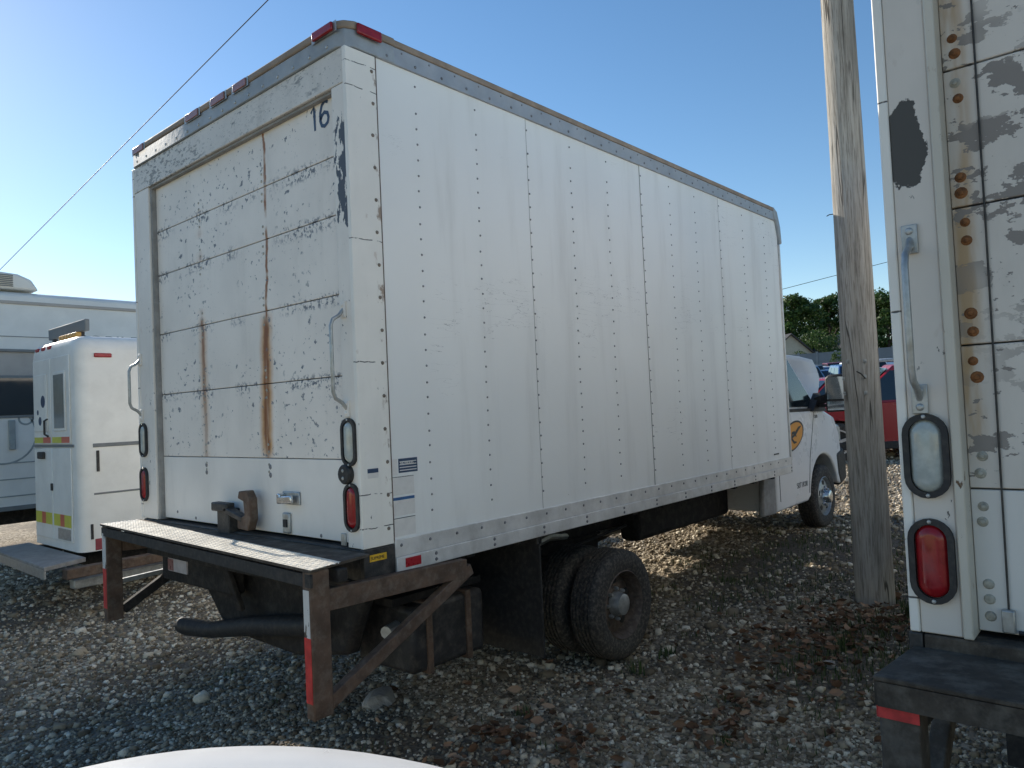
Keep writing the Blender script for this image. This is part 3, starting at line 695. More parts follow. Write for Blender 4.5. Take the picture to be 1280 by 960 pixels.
    for y in (.02, 1.86):
        MB().box(1.31, 1.322, y, y+.58, -1.50, -.80).build('mud_flap', M['black'], root)
        MB().box(1.29, 1.335, y, y+.58, -.82, -.775).build('flap_bracket', M['black_steel'], root)
    for y, o in ((.04,-1),(.33,-1),(2.40,1),(2.11,1)):
        wheel(root, RWX, RWZ, y, o, .38, .22)
    for y, o in ((.20,-1),(2.24,1)):
        wheel(root, FWX, FWZ, y, o, .37, .22, M['galv'], M['chrome'], False)
    MB().bar((FWX,.45,FWZ),(FWX,1.99,FWZ), .08, .08).build('front_axle', M['undercarriage'], root)
    # rear step
    if not two:
        o1, o2, zt = (-.25, 2.50), (-.368, -.115), -.640
        i1, i2 = (-.004, 2.46), (-.008, -.055)
        plate = MB().prism([o1, o2, i2, i1], 'z', zt-.012, zt).build('step_plate', M['step_dark'], root)  # dark steel; its bare inner part also stands for the box's shadow
        lug = MB(); ey = Vector((o2[0]-o1[0], o2[1]-o1[1], 0)); Ln = ey.length; ey.normalize(); ex = Vector((-ey.y, ey.x, 0)); 
        if ex.x < 0: ex = -ex
        sp = .0235; nrow = int(.40/sp)
        for j in range(int(Ln/sp)):
            for i in range(nrow):
                p = Vector((*o1, zt)) + ey*(sp*(j+.5)) + ex*(sp*(i+.55))
                if p.x > -.195+(p.y+.085)/2.545*.16: continue  # no lugs inside the box's sun-shadow line
                t = PI/4 if (i+j) % 2 else -PI/4
                d = (ey*math.cos(t)+ex*math.sin(t))*.0105; n = Vector((-d.y, d.x, 0)).normalized()*.0036
                up = Vector((0,0,.0026))
                lug.add([p-d, p+n, p+d, p-n, p-d*.55+up, p+n*.5+up, p+d*.55+up, p-n*.5+up], [(0,1,5,4),(1,2,6,5),(2,3,7,6),(3,0,4,7),(4,5,6,7)])
        sh = MB().prism([(o1[0]+.002,o1[1]),(o2[0]+.002,o2[1]),(-.19,-.085),(-.03,2.46)], 'z', zt-.002, zt+.0006)  # inner edge follows the box's cast shadow, so that shade is put into the colour
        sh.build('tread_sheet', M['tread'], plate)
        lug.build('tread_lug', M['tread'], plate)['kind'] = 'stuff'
        a, b = Vector((o1[0]+.01, o1[1]-.01, zt-.05)), Vector((o2[0]+.01, o2[1]+.005, zt-.05))
        MB().bar(a, b, .012, .055).build('step_lip', M['black'], root)
        MB().bar(a+Vector((.16,0,-.005)), b+Vector((.16,0,-.005)), .05, .06).build('step_crossbar', M['undercarriage'], root, bevel=.006)
        MB().box(-.02, .16, .10, 2.34, -.86, -.775).build('rear_crossmember', M['undercarriage'], root, bevel=.008)
        def post(x0, x1, y0, y1, zb): 
            return MB().box(x0, x1, y0, y1, zb, zt-.013).build('step_post', M['rust_steel'], root, bevel=.006)
        p1 = post(-.362, -.262, -.10, -.045, -1.275)
        MB().box(-.3645, -.3625, -.094, -.052, -.93, -.73).build('white_tape', M['white_tape'], p1)
        MB().box(-.3645, -.3625, -.097, -.050, -1.205, -.93).build('red_tape', M['red_tape'], p1)
        p2 = post(-.245, -.145, 2.42, 2.485, -1.275)
        MB().box(-.2475, -.2455, 2.425, 2.48, -.93, -.70).build('white_tape', M['white_tape'], p2)
        MB().box(-.2475, -.2455, 2.425, 2.48, -1.19, -.93).build('red_tape', M['red_tape'], p2)
        MB().bar((-.262,-.06,-.792), (.62,-.03,-.825), .05, .095).build('step_beam', M['rust_steel'], root, bevel=.005)
        MB().bar((-.262,-.06,-1.235), (.66,-.03,-.835), .045, .06).build('step_brace', M['rust_steel'], root, bevel=.005)
        MB().bar((-.14,2.45,-.79), (.5,2.42,-.82), .05, .08).build('step_beam', M['rust_steel'], root, bevel=.005)
        MB().bar((-.14,2.45,-1.22), (.55,2.42,-.83), .045, .06).build('step_brace', M['undercarriage'], root, bevel=.005)
        MB().bar((-.14,2.45,-1.03), (.50,2.44,-1.00), .03, .03).build('step_brace', M['galv'], root, bevel=.004)
        # tow gear hanging under the rear
        MB().box(.10, .20, 1.45, 2.40, -1.06, -.86).build('bumper_bar', M['undercarriage'], root, bevel=.02)
        lpz = MB().prism([(2.0,-.985),(2.27,-.985),(2.27,-.90),(2.0,-.90)], 'x', .088, .098).build('plate_sticker', M['plate_sticker'], root)
        MB().prism([(2.19,-.98),(2.265,-.98),(2.265,-.905),(2.19,-.905)], 'x', .0845, .0875).build('sticker_bar', M['pink_lens'], lpz)
        MB().prism([(2.42,-.845),(2.2,-.845),(2.2,-.80),(2.42,-.80)], 'x', .03, .06).build('tag_lamp', M['galv'], root)
        MB().tube([(.10,2.12,-1.33),(.10,2.02,-1.33),(.12,1.75,-1.31),(.15,1.3,-1.22),(.2,.7,-1.14)], [.05,.055,.05,.06,.06], 12).build('muffler', M['black'], root, smooth=True)
        MB().prism([(2.40,-.84),(2.32,-1.0),(2.08,-1.10),(1.86,-1.30),(1.5,-1.36),(1.0,-1.37),(.5,-1.28),(.3,-.86),(1.2,-.80)], 'x', .24, .34).build('spare_tyre_carrier', M['undercarriage'], root, bevel=.03)
        for y in (1.45, .62): MB().bar((.02,y,-.70), (.16,y,-1.15), .07, .03).build('tow_hanger', M['undercarriage'], root, bevel=.006)
        MB().bar((-.2,.4,-.70), (.2,.4,-.83), .05, .05).bar((-.2,1.2,-.70), (.2,1.2,-.83), .05, .05).bar((-.13,2.0,-.70), (.2,2.0,-.83), .05, .05).build('step_bracket', M['undercarriage'], root)
    else:
        zt = -.668
        MB().prism([(-.29,2.468),(-.29,-.02),(.0,-.0),(.0,2.44)], 'z', zt-.014, zt).build('step_plate', M['step_dark'], root, bevel=.004)
        MB().bar((-.283,2.46,zt-.045),(-.283,-.01,zt-.045), .012, .06).bar((-.283,2.462,zt-.045),(-.01,2.44,zt-.045), .012, .06).build('step_lip', M['step_dark'], root)
        for y0, y1 in ((2.372,2.462),(-.01,.08)):
            p = MB().box(-.276, -.186, y0, y1, -1.30, zt-.016).build('step_post', M['step_dark'], root, bevel=.006)
            MB().box(-.2795, -.2765, y0-.002, y1+.002, zt-.105, zt-.078).box(-.2795, -.19, y1+.001, y1+.004, zt-.105, zt-.078).build('red_tape', M['red_tape'], p)
            MB().bar((-.19,.5*(y0+y1),-1.22), (.35,.5*(y0+y1),-.80), .05, .06).build('step_brace', M['step_dark'], root, bevel=.005)
            MB().bar((-.19,.5*(y0+y1),-.80), (.45,.5*(y0+y1),-.82), .05, .08).build('step_beam', M['undercarriage'], root, bevel=.005)
    # cab
    cab(root, two, FWX, FWZ)
    return root

def cab(root, two, wx, wz):
    y0, y1 = .20, 2.24; mat = M['van_white']
    arch = [(wx+.47*math.cos(t), wz+.03+.47*math.sin(t)) for t in np.linspace(PI*.98, PI*.06, 16)]
    low = [(5.40,-1.20),(6.30,-1.19)] + arch + [(7.46,-1.12),(7.52,-.85),(7.47,-.50),(7.32,-.29),(7.0,-.205),(6.8,-.185),(5.40,-.155)]
    n = len(low); vs = []
    ys = [(y0+.0,1.0),(y0+.0,1.0)]
    # loft across the width: nose bulges forward towards the middle
    secs = [(y0, 0.0, .0), (y0+.10, .04, .05), (y0+.35, .16, .09), (.5*(y0+y1), .24, .11), (y1-.35, .16, .09), (y1-.10, .04, .05), (y1, 0, 0)]
    b = MB(); vs = []
    for y, nose, hood in secs:
        for x, z in low:
            fx = nose*max(0, (x-7.0)/.5); fz = hood*max(0, min(1, (z+.5)/.3))*(1 if x > 6.7 else .3)
            vs.append((x+fx, y, z+fz))
    fs = [(k*n+i, k*n+(i+1)%n, (k+1)*n+(i+1)%n, (k+1)*n+i) for k in range(len(secs)-1) for i in range(n)]
    fs += [tuple(range(n)), tuple(range((len(secs)-1)*n, len(secs)*n))]
    b.add(vs, fs); b.build('cab_body', mat, root, bevel=.025, seg=3, angle=50)
    # wheel liners
    for ya in (y0+.02, y1-.36):
        MB().prism([(x, z) for x, z in [(wx+.455*math.cos(t), wz+.03+.455*math.sin(t)) for t in np.linspace(PI, 0, 14)]] + [(wx+.455, wz+.3)], 'y', ya+.30, ya+.34).build('wheel_liner', M['black'], root)
    # greenhouse
    lo = [(5.40,-.15),(7.0,-.17),(6.28,.55),(5.40,.58)]
    g = MB(); vs = []
    for y, k in ((y0+.005, 0), (y0+.16, 1), (y1-.16, 1), (y1-.005, 0)):
        pass
    vs = [(5.40,y0+.01,-.16),(7.0,y0+.06,-.19),(7.0,y1-.06,-.19),(5.40,y1-.01,-.16),(5.40,y0+.14,.56),(6.22,y0+.18,.55),(6.22,y1-.18,.55),(5.40,y1-.14,.56)]
    g.add(vs, CUBE_F); g.build('cab_roof', mat, root, bevel=.04, seg=3)
    for s, y in ((1, y0), (-1, y1)):
        Q = lambda x, t: (x, y + s*(.012+(.125 if x < 6 else .13)*t) - s*.012 + s*(.045*max(0, (x-5.4)/1.6)), -.16+.71*t)
        MB().add([Q(5.46,.06), Q(6.80,.03), Q(6.20,.86), Q(5.46,.90)], [(0,1,2,3)]).add([tuple(Vector(Q(*q))+Vector((0,s*.03,0))) for q in ((5.46,.06),(6.80,.03),(6.20,.86),(5.46,.90))], [(3,2,1,0)]).build('side_window', M['glass'], root)
        tr = MB().bar((5.42,y-s*.004,-.155),(6.98,y+s*.02,-.175), .02, .035).build('belt_trim', M['black'], root)
        mp = MB().prism([(6.52,-.19),(6.98,-.20),(6.78,.02)], 'y', y-s*.03, y+s*.05).build('mirror_sail', M['black'], root)
        arm = MB().bar((6.72,y,-.08),(6.68,y-s*.20,-.03), .07, .10).bar((6.72,y,-.13),(6.68,y-s*.16,-.13), .05, .04).build('mirror_arm', M['black'], root, bevel=.01)
        MB().prism([(y-s*.14,-.21),(y-s*.36,-.20),(y-s*.37,.20),(y-s*.32,.225),(y-s*.18,.22),(y-s*.14,.18)], 'x', 6.62, 6.74).build('mirror_housing', M['black'], arm, bevel=.02)
        MB().prism([(y-s*.165,-.06),(y-s*.345,-.06),(y-s*.35,.19),(y-s*.19,.20),(y-s*.165,.16)], 'x', 6.612, 6.618).build('mirror_glass', M['mirror_glass'], arm)
        MB().prism([(y-s*.165,-.185),(y-s*.345,-.185),(y-s*.345,-.085),(y-s*.165,-.085)], 'x', 6.612, 6.618).build('mirror_glass', M['mirror_glass'], arm)
        # door seam, handle, lower skirt, bumper corner
        for (xa, za, xb, zb) in ((6.34,-1.10,6.42,-.72),(6.42,-.72,6.62,-.20),(5.50,-1.10,5.50,-.18)):
            MB().bar((xa,y-s*.001,za),(xb,y-s*.001,zb), .004, .008).build('door_seam', M['black'], root)
        MB().box(5.58,5.76,y-s*.028,y+s*.002,-.40,-.35).build('door_handle', M['black'], root, bevel=.01)
        MB().prism([(5.05,-1.20),(5.40,-1.21),(5.40,-.80),(5.10,-.80)], 'y', y+s*.0, y+s*.06).build('rear_skirt', M['strip_grey'], root, bevel=.02)
        MB().prism([(7.30,-.72),(7.58,-.66),(7.68,-.80),(7.66,-1.08),(7.42,-1.14),(7.34,-.98)], 'y', y-s*.01, y+s*.40).build('bumper_corner', M['black'], root, bevel=.05, seg=3)
        MB().prism([(7.45,-.62),(7.60,-.60),(7.60,-.40),(7.42,-.36)], 'y', y+s*.02, y+s*.30).build('headlamp', M['clear_lens'], root, bevel=.03)
    MB().box(7.55,7.86,.62,1.82,-1.12,-.72).build('front_bumper', M['chrome'], root, bevel=.05, seg=3)
    MB().box(7.60,7.80,.55,1.89,-.70,-.40).build('grille', M['black'], root, bevel=.03)
    MB().add([(6.96,y0+.12,-.12),(6.24,y0+.24,.49),(6.24,y1-.24,.49),(6.96,y1-.12,-.12),(6.98,y0+.12,-.10),(6.26,y0+.24,.51),(6.26,y1-.24,.51),(6.98,y1-.12,-.10)], [(0,1,2,3),(7,6,5,4)]).build('windshield', M['glass'], root)
    if not two:
        # raised hood, hinged at the cowl
        hm = MB(); vs = []; nu, nv = 10, 12
        for i in range(nu+1):
            t = i/nu
            for j in range(nv+1):
                w = j/nv; e = 2*w-1
                y = 1.22 + e*(.93-.20*max(0, t-.6)**1.2)
                x = 6.93+.20*t+.10*math.sin(PI*t)-.13*(1-e*e)*1.0; z = -.16+.74*t - .10*abs(e)**4*t - .05*t*t
                vs.append((x, y, z))
        m = nv+1
        fs = [(i*m+j, i*m+j+1, (i+1)*m+j+1, (i+1)*m+j) for i in range(nu) for j in range(nv)]
        hm.add(vs, fs); o = hm.build('raised_hood', mat, root, smooth=True, angle=80)
        sd_ = o.modifiers.new('thick', 'SOLIDIFY'); sd_.thickness = .035
        dc = MB(); el = [(5.94+.33*math.cos(t)*math.cos(.25)-.15*math.sin(t)*math.sin(.25), -.44+.33*math.cos(t)*math.sin(.25)+.15*math.sin(t)*math.cos(.25)) for t in np.linspace(0, 2*PI, 32, endpoint=False)]
        c0 = np.mean(el, 0); el2 = [tuple(c0+.88*(np.array(p)-c0)) for p in el]
        ring = MB().prism(el, 'y', y0-.0035, y0-.0005).build('door_emblem_border', M['ink'], root)
        MB().prism(el2, 'y', y0-.0065, y0-.004).build('door_emblem', M['orange'], ring)
        st = [(5.78+.02*k, -.50+.012*k) for k in range(9)]
        path = [Vector((5.88,y0-.008,-.46)),Vector((5.99,y0-.008,-.42)),Vector((6.10,y0-.008,-.36)),Vector((6.17,y0-.008,-.34))]
        ms = MB().tube(path, [.010,.022,.020,.006], 6)
        ms.tube([Vector((6.02,y0-.008,-.45)),Vector((5.97,y0-.008,-.40)),Vector((5.90,y0-.008,-.41)),Vector((5.89,y0-.008,-.47)),Vector((5.95,y0-.008,-.51)),Vector((6.02,y0-.008,-.51))], [.010,.018,.02,.02,.018,.008], 6)
        e = ms.build('emblem_stroke', M['ink'], ring); 
        for v in e.data.vertices: v.co.y = (v.co.y-(y0-.008))*.05 + y0-.0078
        text_part('S0T1K00', .085, M['ink'], 'door_lettering', root, (5.98, y0-.0015, -1.015), (1,0,0), (0,0,1))
        text_part('3500', .055, M['ink'], 'fender_badge', root, (6.62, y0-.0015, -.27), (1,0,0), (0,0,1))

M['strip_grey'] = plain('dull_grey_trim', (.30, .29, .275), .7, .1, .2, 12, dust=.2)
truck1 = box_truck('white box truck, number 16, with rust-streaked roll-up door and raised hood', (0, 0, 0))
truck2 = box_truck('white box truck cut off by the right edge, with peeling paint and black step', (.12, -4.73, -.035), True)

# ------------------------------------------------------------------ leaning utility pole
def pole():
    g = G('weathered_pole_wood')
    st = g.noise(22, 6, .65, g.vec(1, 1, .035)); fn = g.noise(105, 4, .7, g.vec(1, 1, .022)); bl = g.noise(2.6, 4, .6, g.vec(1, 1, .5))
    col = g.ramp(st, [(.25, (.24, .217, .185)), (.5, (.42, .39, .345)), (.78, (.58, .545, .49))])
    col = g.mix(g.mul(g.step(fn, .46, .66), .7), col, (.15, .132, .11))
    col = g.mix(g.mul(g.step(bl, .50, .72), .40), col, (.25, .225, .19))
    kn = g.voro(2.6, g.vec(1, 1, .5)); k = g.step(kn, .15, .05)
    col = g.mix(g.mul(k, .55), col, (.075, .063, .05))
    cr = g.noise(9, 2, .4, g.vec(1, 1, .022, 1, 2, 3)); cm = g.mul(g.step(g.math('ABSOLUTE', g.sub(cr, .5)), .012, .004), g.step(g.noise(3, 2, .5, g.vec(1, 1, .3)), .45, .55))
    col = g.mix(g.mul(cm, .8), col, (.04, .034, .028))
    g.bump(g.sub(g.add(g.mul(st, .6), g.mul(fn, .4)), g.add(g.mul(cm, .9), g.mul(k, .2))), .010, .8)
    wood = g.out(col, .85, 0, .2)
    B, T = Vector((4.345, -.995, -1.72)), Vector((4.10, -1.052, 3.6)); d = (T-B)/(T.z-B.z)
    root = thing('utility_pole', 'leaning grey weathered wooden utility pole between the two trucks', 'utility pole', B)
    n = 40; mb = MB(); vs = []; hs = np.linspace(-.2, 9.5, 70)
    for h in hs:
        c = B + d*h; r = .148-.0055*max(h, 0)
        for k in range(n):
            t = 2*PI*k/n
            rr = r*(1+.018*math.sin(3*t+.5*h)+.012*math.sin(7*t+1.3*h)+.008*math.sin(13*t-.4*h)) - (.010 if k in (13, 22, 31) else 0)*(.5+.5*math.sin(1.7*h+k))
            vs.append(c+Vector((rr*math.cos(t), rr*math.sin(t), 0)))
    fs = [(i*n+k, i*n+(k+1)%n, (i+1)*n+(k+1)%n, (i+1)*n+k) for i in range(len(hs)-1) for k in range(n)] + [tuple(range((len(hs)-1)*n, len(hs)*n))]
    mb.add(vs, fs).build('shaft', wood, root, smooth=True, angle=80)
    to = (Vector((CX, CY, 0))-Vector((4.25, -1.02, 0))).normalized(); sideways = Vector((to.y, -to.x, 0))
    for u, v in ((1060,452),(1081,452),(1054,474),(1081,471),(1056,492),(1082,491)):
        p = at(u, v, 6.0); hgt = p.z; c = B + d*(hgt-B.z)
        off = (p-c).dot(sideways); off = max(-.12, min(.12, off)); rr = .148-.0055*(hgt-B.z)
        q = c + sideways*off + to*math.sqrt(max(rr*rr-off*off, .0001)); q.z = hgt
        nrm = (q-c); nrm.z = 0; nrm.normalize()
        mb = MB().bar(q-nrm*.01, q+nrm*.012, .022, .03)
        mb.tube([q+nrm*.01, q+nrm*.022], .006, 8)
        mb.build('staple', M['galv'], root, bevel=.003)
    q = B + d*(.15-B.z+.0) + to*.145
    MB().tube([q+Vector((0,0,.02))+sideways*.03, q+to*.02, q+to*.015-sideways*.03-Vector((0,0,.04))], .005, 6).build('bent_nail', M['black_steel'], root)
    q = B + d*(1.47-B.z) - sideways*.0
    s = -sideways
    lft = sideways if (at(900,265,6.0)-c).dot(sideways) > 0 else -sideways
    MB().tube([q+lft*.11, q+lft*.16, q+lft*.18+Vector((0,0,-.01))], .004, 6).build('wire_stub', M['black_steel'], root)
pole()

def cable(name, label, pts, r):
    P = [Vector(p) for p in pts]; n = 24; path = []
    for i in range(n+1):
        t = i/n; p = P[0].lerp(P[1], t); p.z -= 4*(P[2].x)*t*(1-t) if len(P) > 2 else 0; path.append(p)
    o = MB().tube(path, r, 6).build(name, M['black'], None, smooth=True); tag(o, label, 'cable')
a, b = at(0,337,14.0), at(335,0,9.0); dd = b-a
cable('overhead_cable', 'dark overhead cable crossing the sky above the camper at left', [a-dd*1.6, b+dd*1.2, (.0,0,0)], .0065)
a, b = at(980,361,45), at(1115,326,45); dd = b-a
cable('overhead_cable', 'thin distant overhead wire passing behind the leaning pole', [a-dd*1.0, b+dd*1.5, (.0,0,0)], .018)

# ------------------------------------------------------------------ narrow white service body (left of the truck)
M['svc'] = plain('white_fibreglass', (.87, .845, .78), .35, 0, .06, 2, dust=.10)
M['svc_line'] = plain('grey_seam', (.20, .21, .21), .6, 0, .1, 10)
M['tape_y'] = plain('fluorescent_yellow_tape', (.62, .60, .06), .4, 0, .08, 20)
M['tape_r'] = plain('orange_red_tape', (.62, .13, .07), .4, 0, .08, 20)
M['amber'] = plain('amber_lens', (.65, .33, .06), .25, 0, .1, 20)
M['grey_window'] = plain('grey_window', (.20, .22, .22), .15, 0, .1, 5)
M['skirt_red'] = plain('faded_red_skirt', (.32, .06, .07), .5, 0, .2, 8)
def service_body():
    X0, Y0, Y1, ZT, ZB = .71, 5.74, 7.24, .995, -1.31; XL = 4.6
    root = thing('service_truck', 'narrow white service truck body with rear doors and reflective tape, left of the big truck', 'truck', (2.0, 6.5, gz(2.0)))
    def rr(y0, y1, z0, z1, r, n=6):
        out = []
        for cy, cz, a0 in ((y1-r, z1-r, 0), (y0+r, z1-r, PI/2)):
            for i in range(n+1): t = a0+PI/2*i/n; out.append((cy+r*math.cos(t), cz+r*math.sin(t)))
        return out + [(y0, z0), (y1, z0)]
    secs = [(X0, .10), (X0+.02, .045), (X0+.06, .012), (X0+.13, 0), (XL, 0)]
    b = MB(); vs = []
    for x, ins in secs: vs += [(x, y, z) for y, z in rr(Y0+ins, Y1-ins, ZB, ZT-ins, .16)]
    n = len(vs)//len(secs)
    b.add(vs, [(k*n+i, k*n+(i+1)%n, (k+1)*n+(i+1)%n, (k+1)*n+i) for k in range(len(secs)-1) for i in range(n)] + [tuple(range(n)), tuple(range((len(secs)-1)*n, len(secs)*n))])
    b.build('body', M['svc'], root, smooth=True, angle=50)
    # rear corner edge trim, seams
    MB().box(X0+.14, XL, Y0-.012, Y0+.002, -.21, -.17).build('belt_moulding', M['svc_line'], root, bevel=.004)
    MB().box(X0+.14, XL, Y0-.006, Y0+.002, -.715, -.695).build('lower_moulding', M['svc_line'], root, bevel=.003)
    MB().box(X0-.012, X0+.002, Y0+.12, Y1-.12, -.20, -.17).build('belt_moulding', M['svc_line'], root, bevel=.004)
    MB().box(X0+.17, X0+.20, Y0-.014, Y0-.001, -.47, -.245).build('latch', M['black_steel'], root, bevel=.005)
    MB().box(X0+.14, XL, Y0-.006, Y0+.002, -1.30, -1.18).build('skirt', M['skirt_red'], root, bevel=.003)
    MB().box(X0+.10, X0+.125, Y0-.008, Y0+.01, -1.18, -1.02).build('hinge', M['black_steel'], root, bevel=.003)
    MB().box(.88, 1.06, Y0-.02, Y0, .755, .80).build('side_marker_lens', M['red_reflector'], root, bevel=.01)
    for y, mt in ((6.98,'red_reflector'),(6.78,'red_reflector'),(6.58,'red_reflector')):
        MB().box(X0-.005, X0+.04, y-.05, y+.05, .905, .945).build('marker_lens', M[mt], root, bevel=.008)
    MB().bar((X0+.18, Y1-.15, ZT+.13), (X0+.18, Y0+.18, ZT+.13), .05, .13).build('warning_light_bar', M['svc_line'], root, bevel=.01)
    for y in (Y1-.3, Y0+.35): MB().box(X0+.16, X0+.20, y-.03, y+.03, ZT-.02, ZT+.07).build('light_bar_foot', M['black_steel'], root)
    MB().bar((X0+.12, 6.55, ZT+.03), (X0+.12, 6.0, ZT+.03), .06, .06).build('amber_lamp', M['amber'], root, bevel=.015)
    # doors
    for y0, y1 in ((5.93,6.50),(6.52,7.10)):
        d = MB().box(X0-.016, X0, y0, y1, -1.22, -.21).build('rear_door', M['svc'], root, bevel=.008)
        for a, b_, mt in ((0,.38,'tape_y'),(.38,.62,'tape_r'),(.62,1,'tape_y')):
            yy0, yy1 = (y0+.02)+(y1-y0-.04)*a, (y0+.02)+(y1-y0-.04)*b_
            MB().box(X0-.019, X0-.0165, yy0+.001, yy1-.001, -1.06, -.93).build('reflective_tape', M[mt], d)
        u = MB().box(X0-.014, X0, y0, y1, -.165, .80).build('upper_door', M['svc'], root, bevel=.02)
        w0, w1 = (y0+.13, y1-.13) if y0 < 6.2 else (y0+.12, y1-.08)
        f = MB().box(X0-.026, X0-.0145, w0-.03, w1+.03, -.02, .63).build('window_frame', M['svc'], u, bevel=.01)
        MB().box(X0-.029, X0-.0265, w0, w1, .01, .60).build('window_pane', M['grey_window'] if y0 < 6.2 else M['svc'], f)
        for a, b_, mt in ((0,.45,'tape_r'),(.45,1,'tape_y')):
            yy0, yy1 = (y0+.02)+(y1-y0-.04)*a, (y0+.02)+(y1-y0-.04)*b_
            MB().box(X0-.0175, X0-.015, yy0+.001, yy1-.001, -.15, -.085).build('reflective_tape', M[mt], u)
    MB().box(X0-.045, X0-.016, 6.72, 6.92, -.33, -.25).build('door_latch', M['black_steel'], root, bevel=.01)
    MB().box(X0-.03, X0-.016, 6.49, 6.54, -.68, -.60).build('door_lock', M['black_steel'], root, bevel=.005)
    MB().tube([(X0-.015,6.62,.12),(X0-.05,6.62,.10),(X0-.05,6.62,-.05),(X0-.015,6.60,-.08)], .012, 8).build('door_handle', M['black_steel'], root, smooth=True)
    MB().box(X0-.018, X0-.0165, 5.97, 6.36, -1.20, -1.08).build('kick_plate', M['galv'], root)
    for cy, cz, r in ((6.72,.32,.07),(6.90,.20,.03),(6.83,.10,.05)): MB().lathe([(r,-.0285),(r,-.0305),(.001,-.0305)], (X0,cy,cz), 'x', 16).build('circle_decal', M['navy'], root)
    # rear platform and chassis
    MB().prism([(X0-.02,7.35),(X0-.42,7.28),(X0-.46,5.35),(X0-.02,5.55)], 'z', -1.37, -1.325).build('rear_platform', M['strip_grey'], root, bevel=.006)
    MB().bar((X0-.41,7.28,-1.40),(X0-.45,5.36,-1.40), .02, .09).build('platform_lip', M['galv'], root)
    for y in (5.55, 7.30):
        MB().bar((X0-.3,y-.25 if y < 6 else y,-1.42),(XL,y-.05,-1.40), .12, .10).build('skid_beam', M['rust_steel'], root, bevel=.01)
    MB().bar((X0-.2,5.42,-1.55),(XL,5.50,-1.52), .12, .09).build('pale_beam', M['galv'], root, bevel=.01)
    for y, o in ((5.86,-1),(7.12,1)):
        for x in (2.1, 5.2): wheel(root, x, gz(x)+.345, y, o, .35, .2)
    MB().box(X0+.2, 5.6, 6.1, 6.9, -1.52, -1.34).build('chassis', M['undercarriage'], root)
    MB().prism([(XL+.02,-1.30),(6.0,-1.30),(6.05,-.75),(5.6,-.55),(5.2,.30),(XL+.02,.32)], 'y', Y0+.05, Y1-.05).build('cab', M['svc'], root, bevel=.05, seg=3)
    MB().prism([(5.25,.22),(5.60,-.50),(5.62,-.48),(5.28,.24)], 'y', Y0+.14, Y1-.14).build('windshield', M['glass'], root)
service_body()

# ------------------------------------------------------------------ mobile unit (large camper) at the far left
M['rv'] = plain('camper_white', (.78, .755, .70), .4, 0, .05, 1.2, dust=.08)
M['rv_band'] = plain('camper_tan_band', (.40, .37, .34), .5, 0, .08, 3)
M['decal_grey'] = plain('grey_decal', (.30, .33, .33), .5, 0, .1, 10)
def camper():
    Y, X0, X1, ZT = 9.5, -6.5, 6.2, 2.0
    root = thing('camper', 'large white mobile camper parked behind the narrow service truck at far left', 'camper', (0, 10.7, gz(0)))
    prof = [(Y,-1.12),(Y,1.86),(Y+.03,1.97),(Y+.12,2.02),(Y+1.25,2.07),(Y+2.38,2.02),(Y+2.5,1.86),(Y+2.5,-1.12)]
    MB().prism(prof, 'x', X0, X1).build('body', M['rv'], root, bevel=.03, angle=40)
    MB().box(X0, X1, Y-.02, Y-.001, 1.83, 1.875).build('gutter_rail', M['rv_band'], root, bevel=.005)
    MB().box(X0, X1, Y-.008, Y-.001, 1.355, 1.365).build('wall_seam', M['svc_line'], root)
    MB().box(X0, 1.96, Y-.05, Y-.001, 1.135, 1.175).build('awning_rail', M['svc_line'], root, bevel=.006)
    MB().box(X0, 1.96, Y-.010, Y-.001, .80, 1.134).build('tan_band', M['rv_band'], root)
    for x0, x1 in ((-4.6,-2.6),(-.9,1.40)):
        f = MB().box(x0-.05, x1+.05, Y-.018, Y-.001, .19, .799).build('window_frame', M['svc_line'], root, bevel=.006)
        for a, b in ((x0,.5*(x0+x1)-.015),(.5*(x0+x1)+.015,x1)): MB().box(a, b, Y-.024, Y-.0185, .23, .76).build('window_pane', M['glass'], f)
    for z in (-.45,-.68,-.92): MB().box(X0, X1, Y-.007, Y-.001, z-.008, z+.008).build('skirt_seam', M['decal_grey'], root)
    MB().box(X0, X1, Y-.03, Y-.001, -1.12, -1.06).build('bottom_trim', M['svc_line'], root)
    MB().box(1.06, 1.14, Y-.05, Y-.001, -.26, .16).build('door_grab_bar', M['decal_grey'], root, bevel=.01)
    MB().box(.82, .92, Y-.03, Y-.001, .0, .16).build('door_lock', M['decal_grey'], root, bevel=.01)
    for cx, cz, r in ((1.0,-.05,.42),(1.28,.18,.10),(1.48,.06,.07),(1.62,.12,.05),(1.42,.20,.06)):
        MB().lathe([(r,-.002),(r,-.0045),(r-.025,-.0045),(r-.025,-.002)], (cx,Y,cz), 'y', 32, close=True).build('circle_decal', M['decal_grey'], root)
    text_part('MOBILE', .29, M['decal_grey'], 'lettering', root, (1.90, Y-.004, 1.22), (1,0,0), (0,0,1))
    # rooftop air conditioner
    ac = [(-.2,2.06),(-.15,2.20),(0.0,2.30),(.95,2.31),(1.25,2.29),(1.42,2.22),(1.52,2.06)]
    a = MB().prism(ac, 'y', Y+.08, Y+.85).build('air_conditioner', M['rv'], root, bevel=.04, seg=3)
    for k in range(7): MB().box(.55, 1.18, Y+.062, Y+.079, 2.095+k*.026, 2.108+k*.026).build('vent_slat', M['svc_line'], a)
    MB().box(X0+.3, X1-.3, Y+.4, Y+2.1, -1.35, -1.125).build('chassis', M['undercarriage'], root)
    for x in (-4.0, -2.9, 4.6):
        for y, o in ((Y+.06,-1),(Y+2.44,1)): wheel(root, x, gz(x)+.40, y, o, .41, .24)
camper()

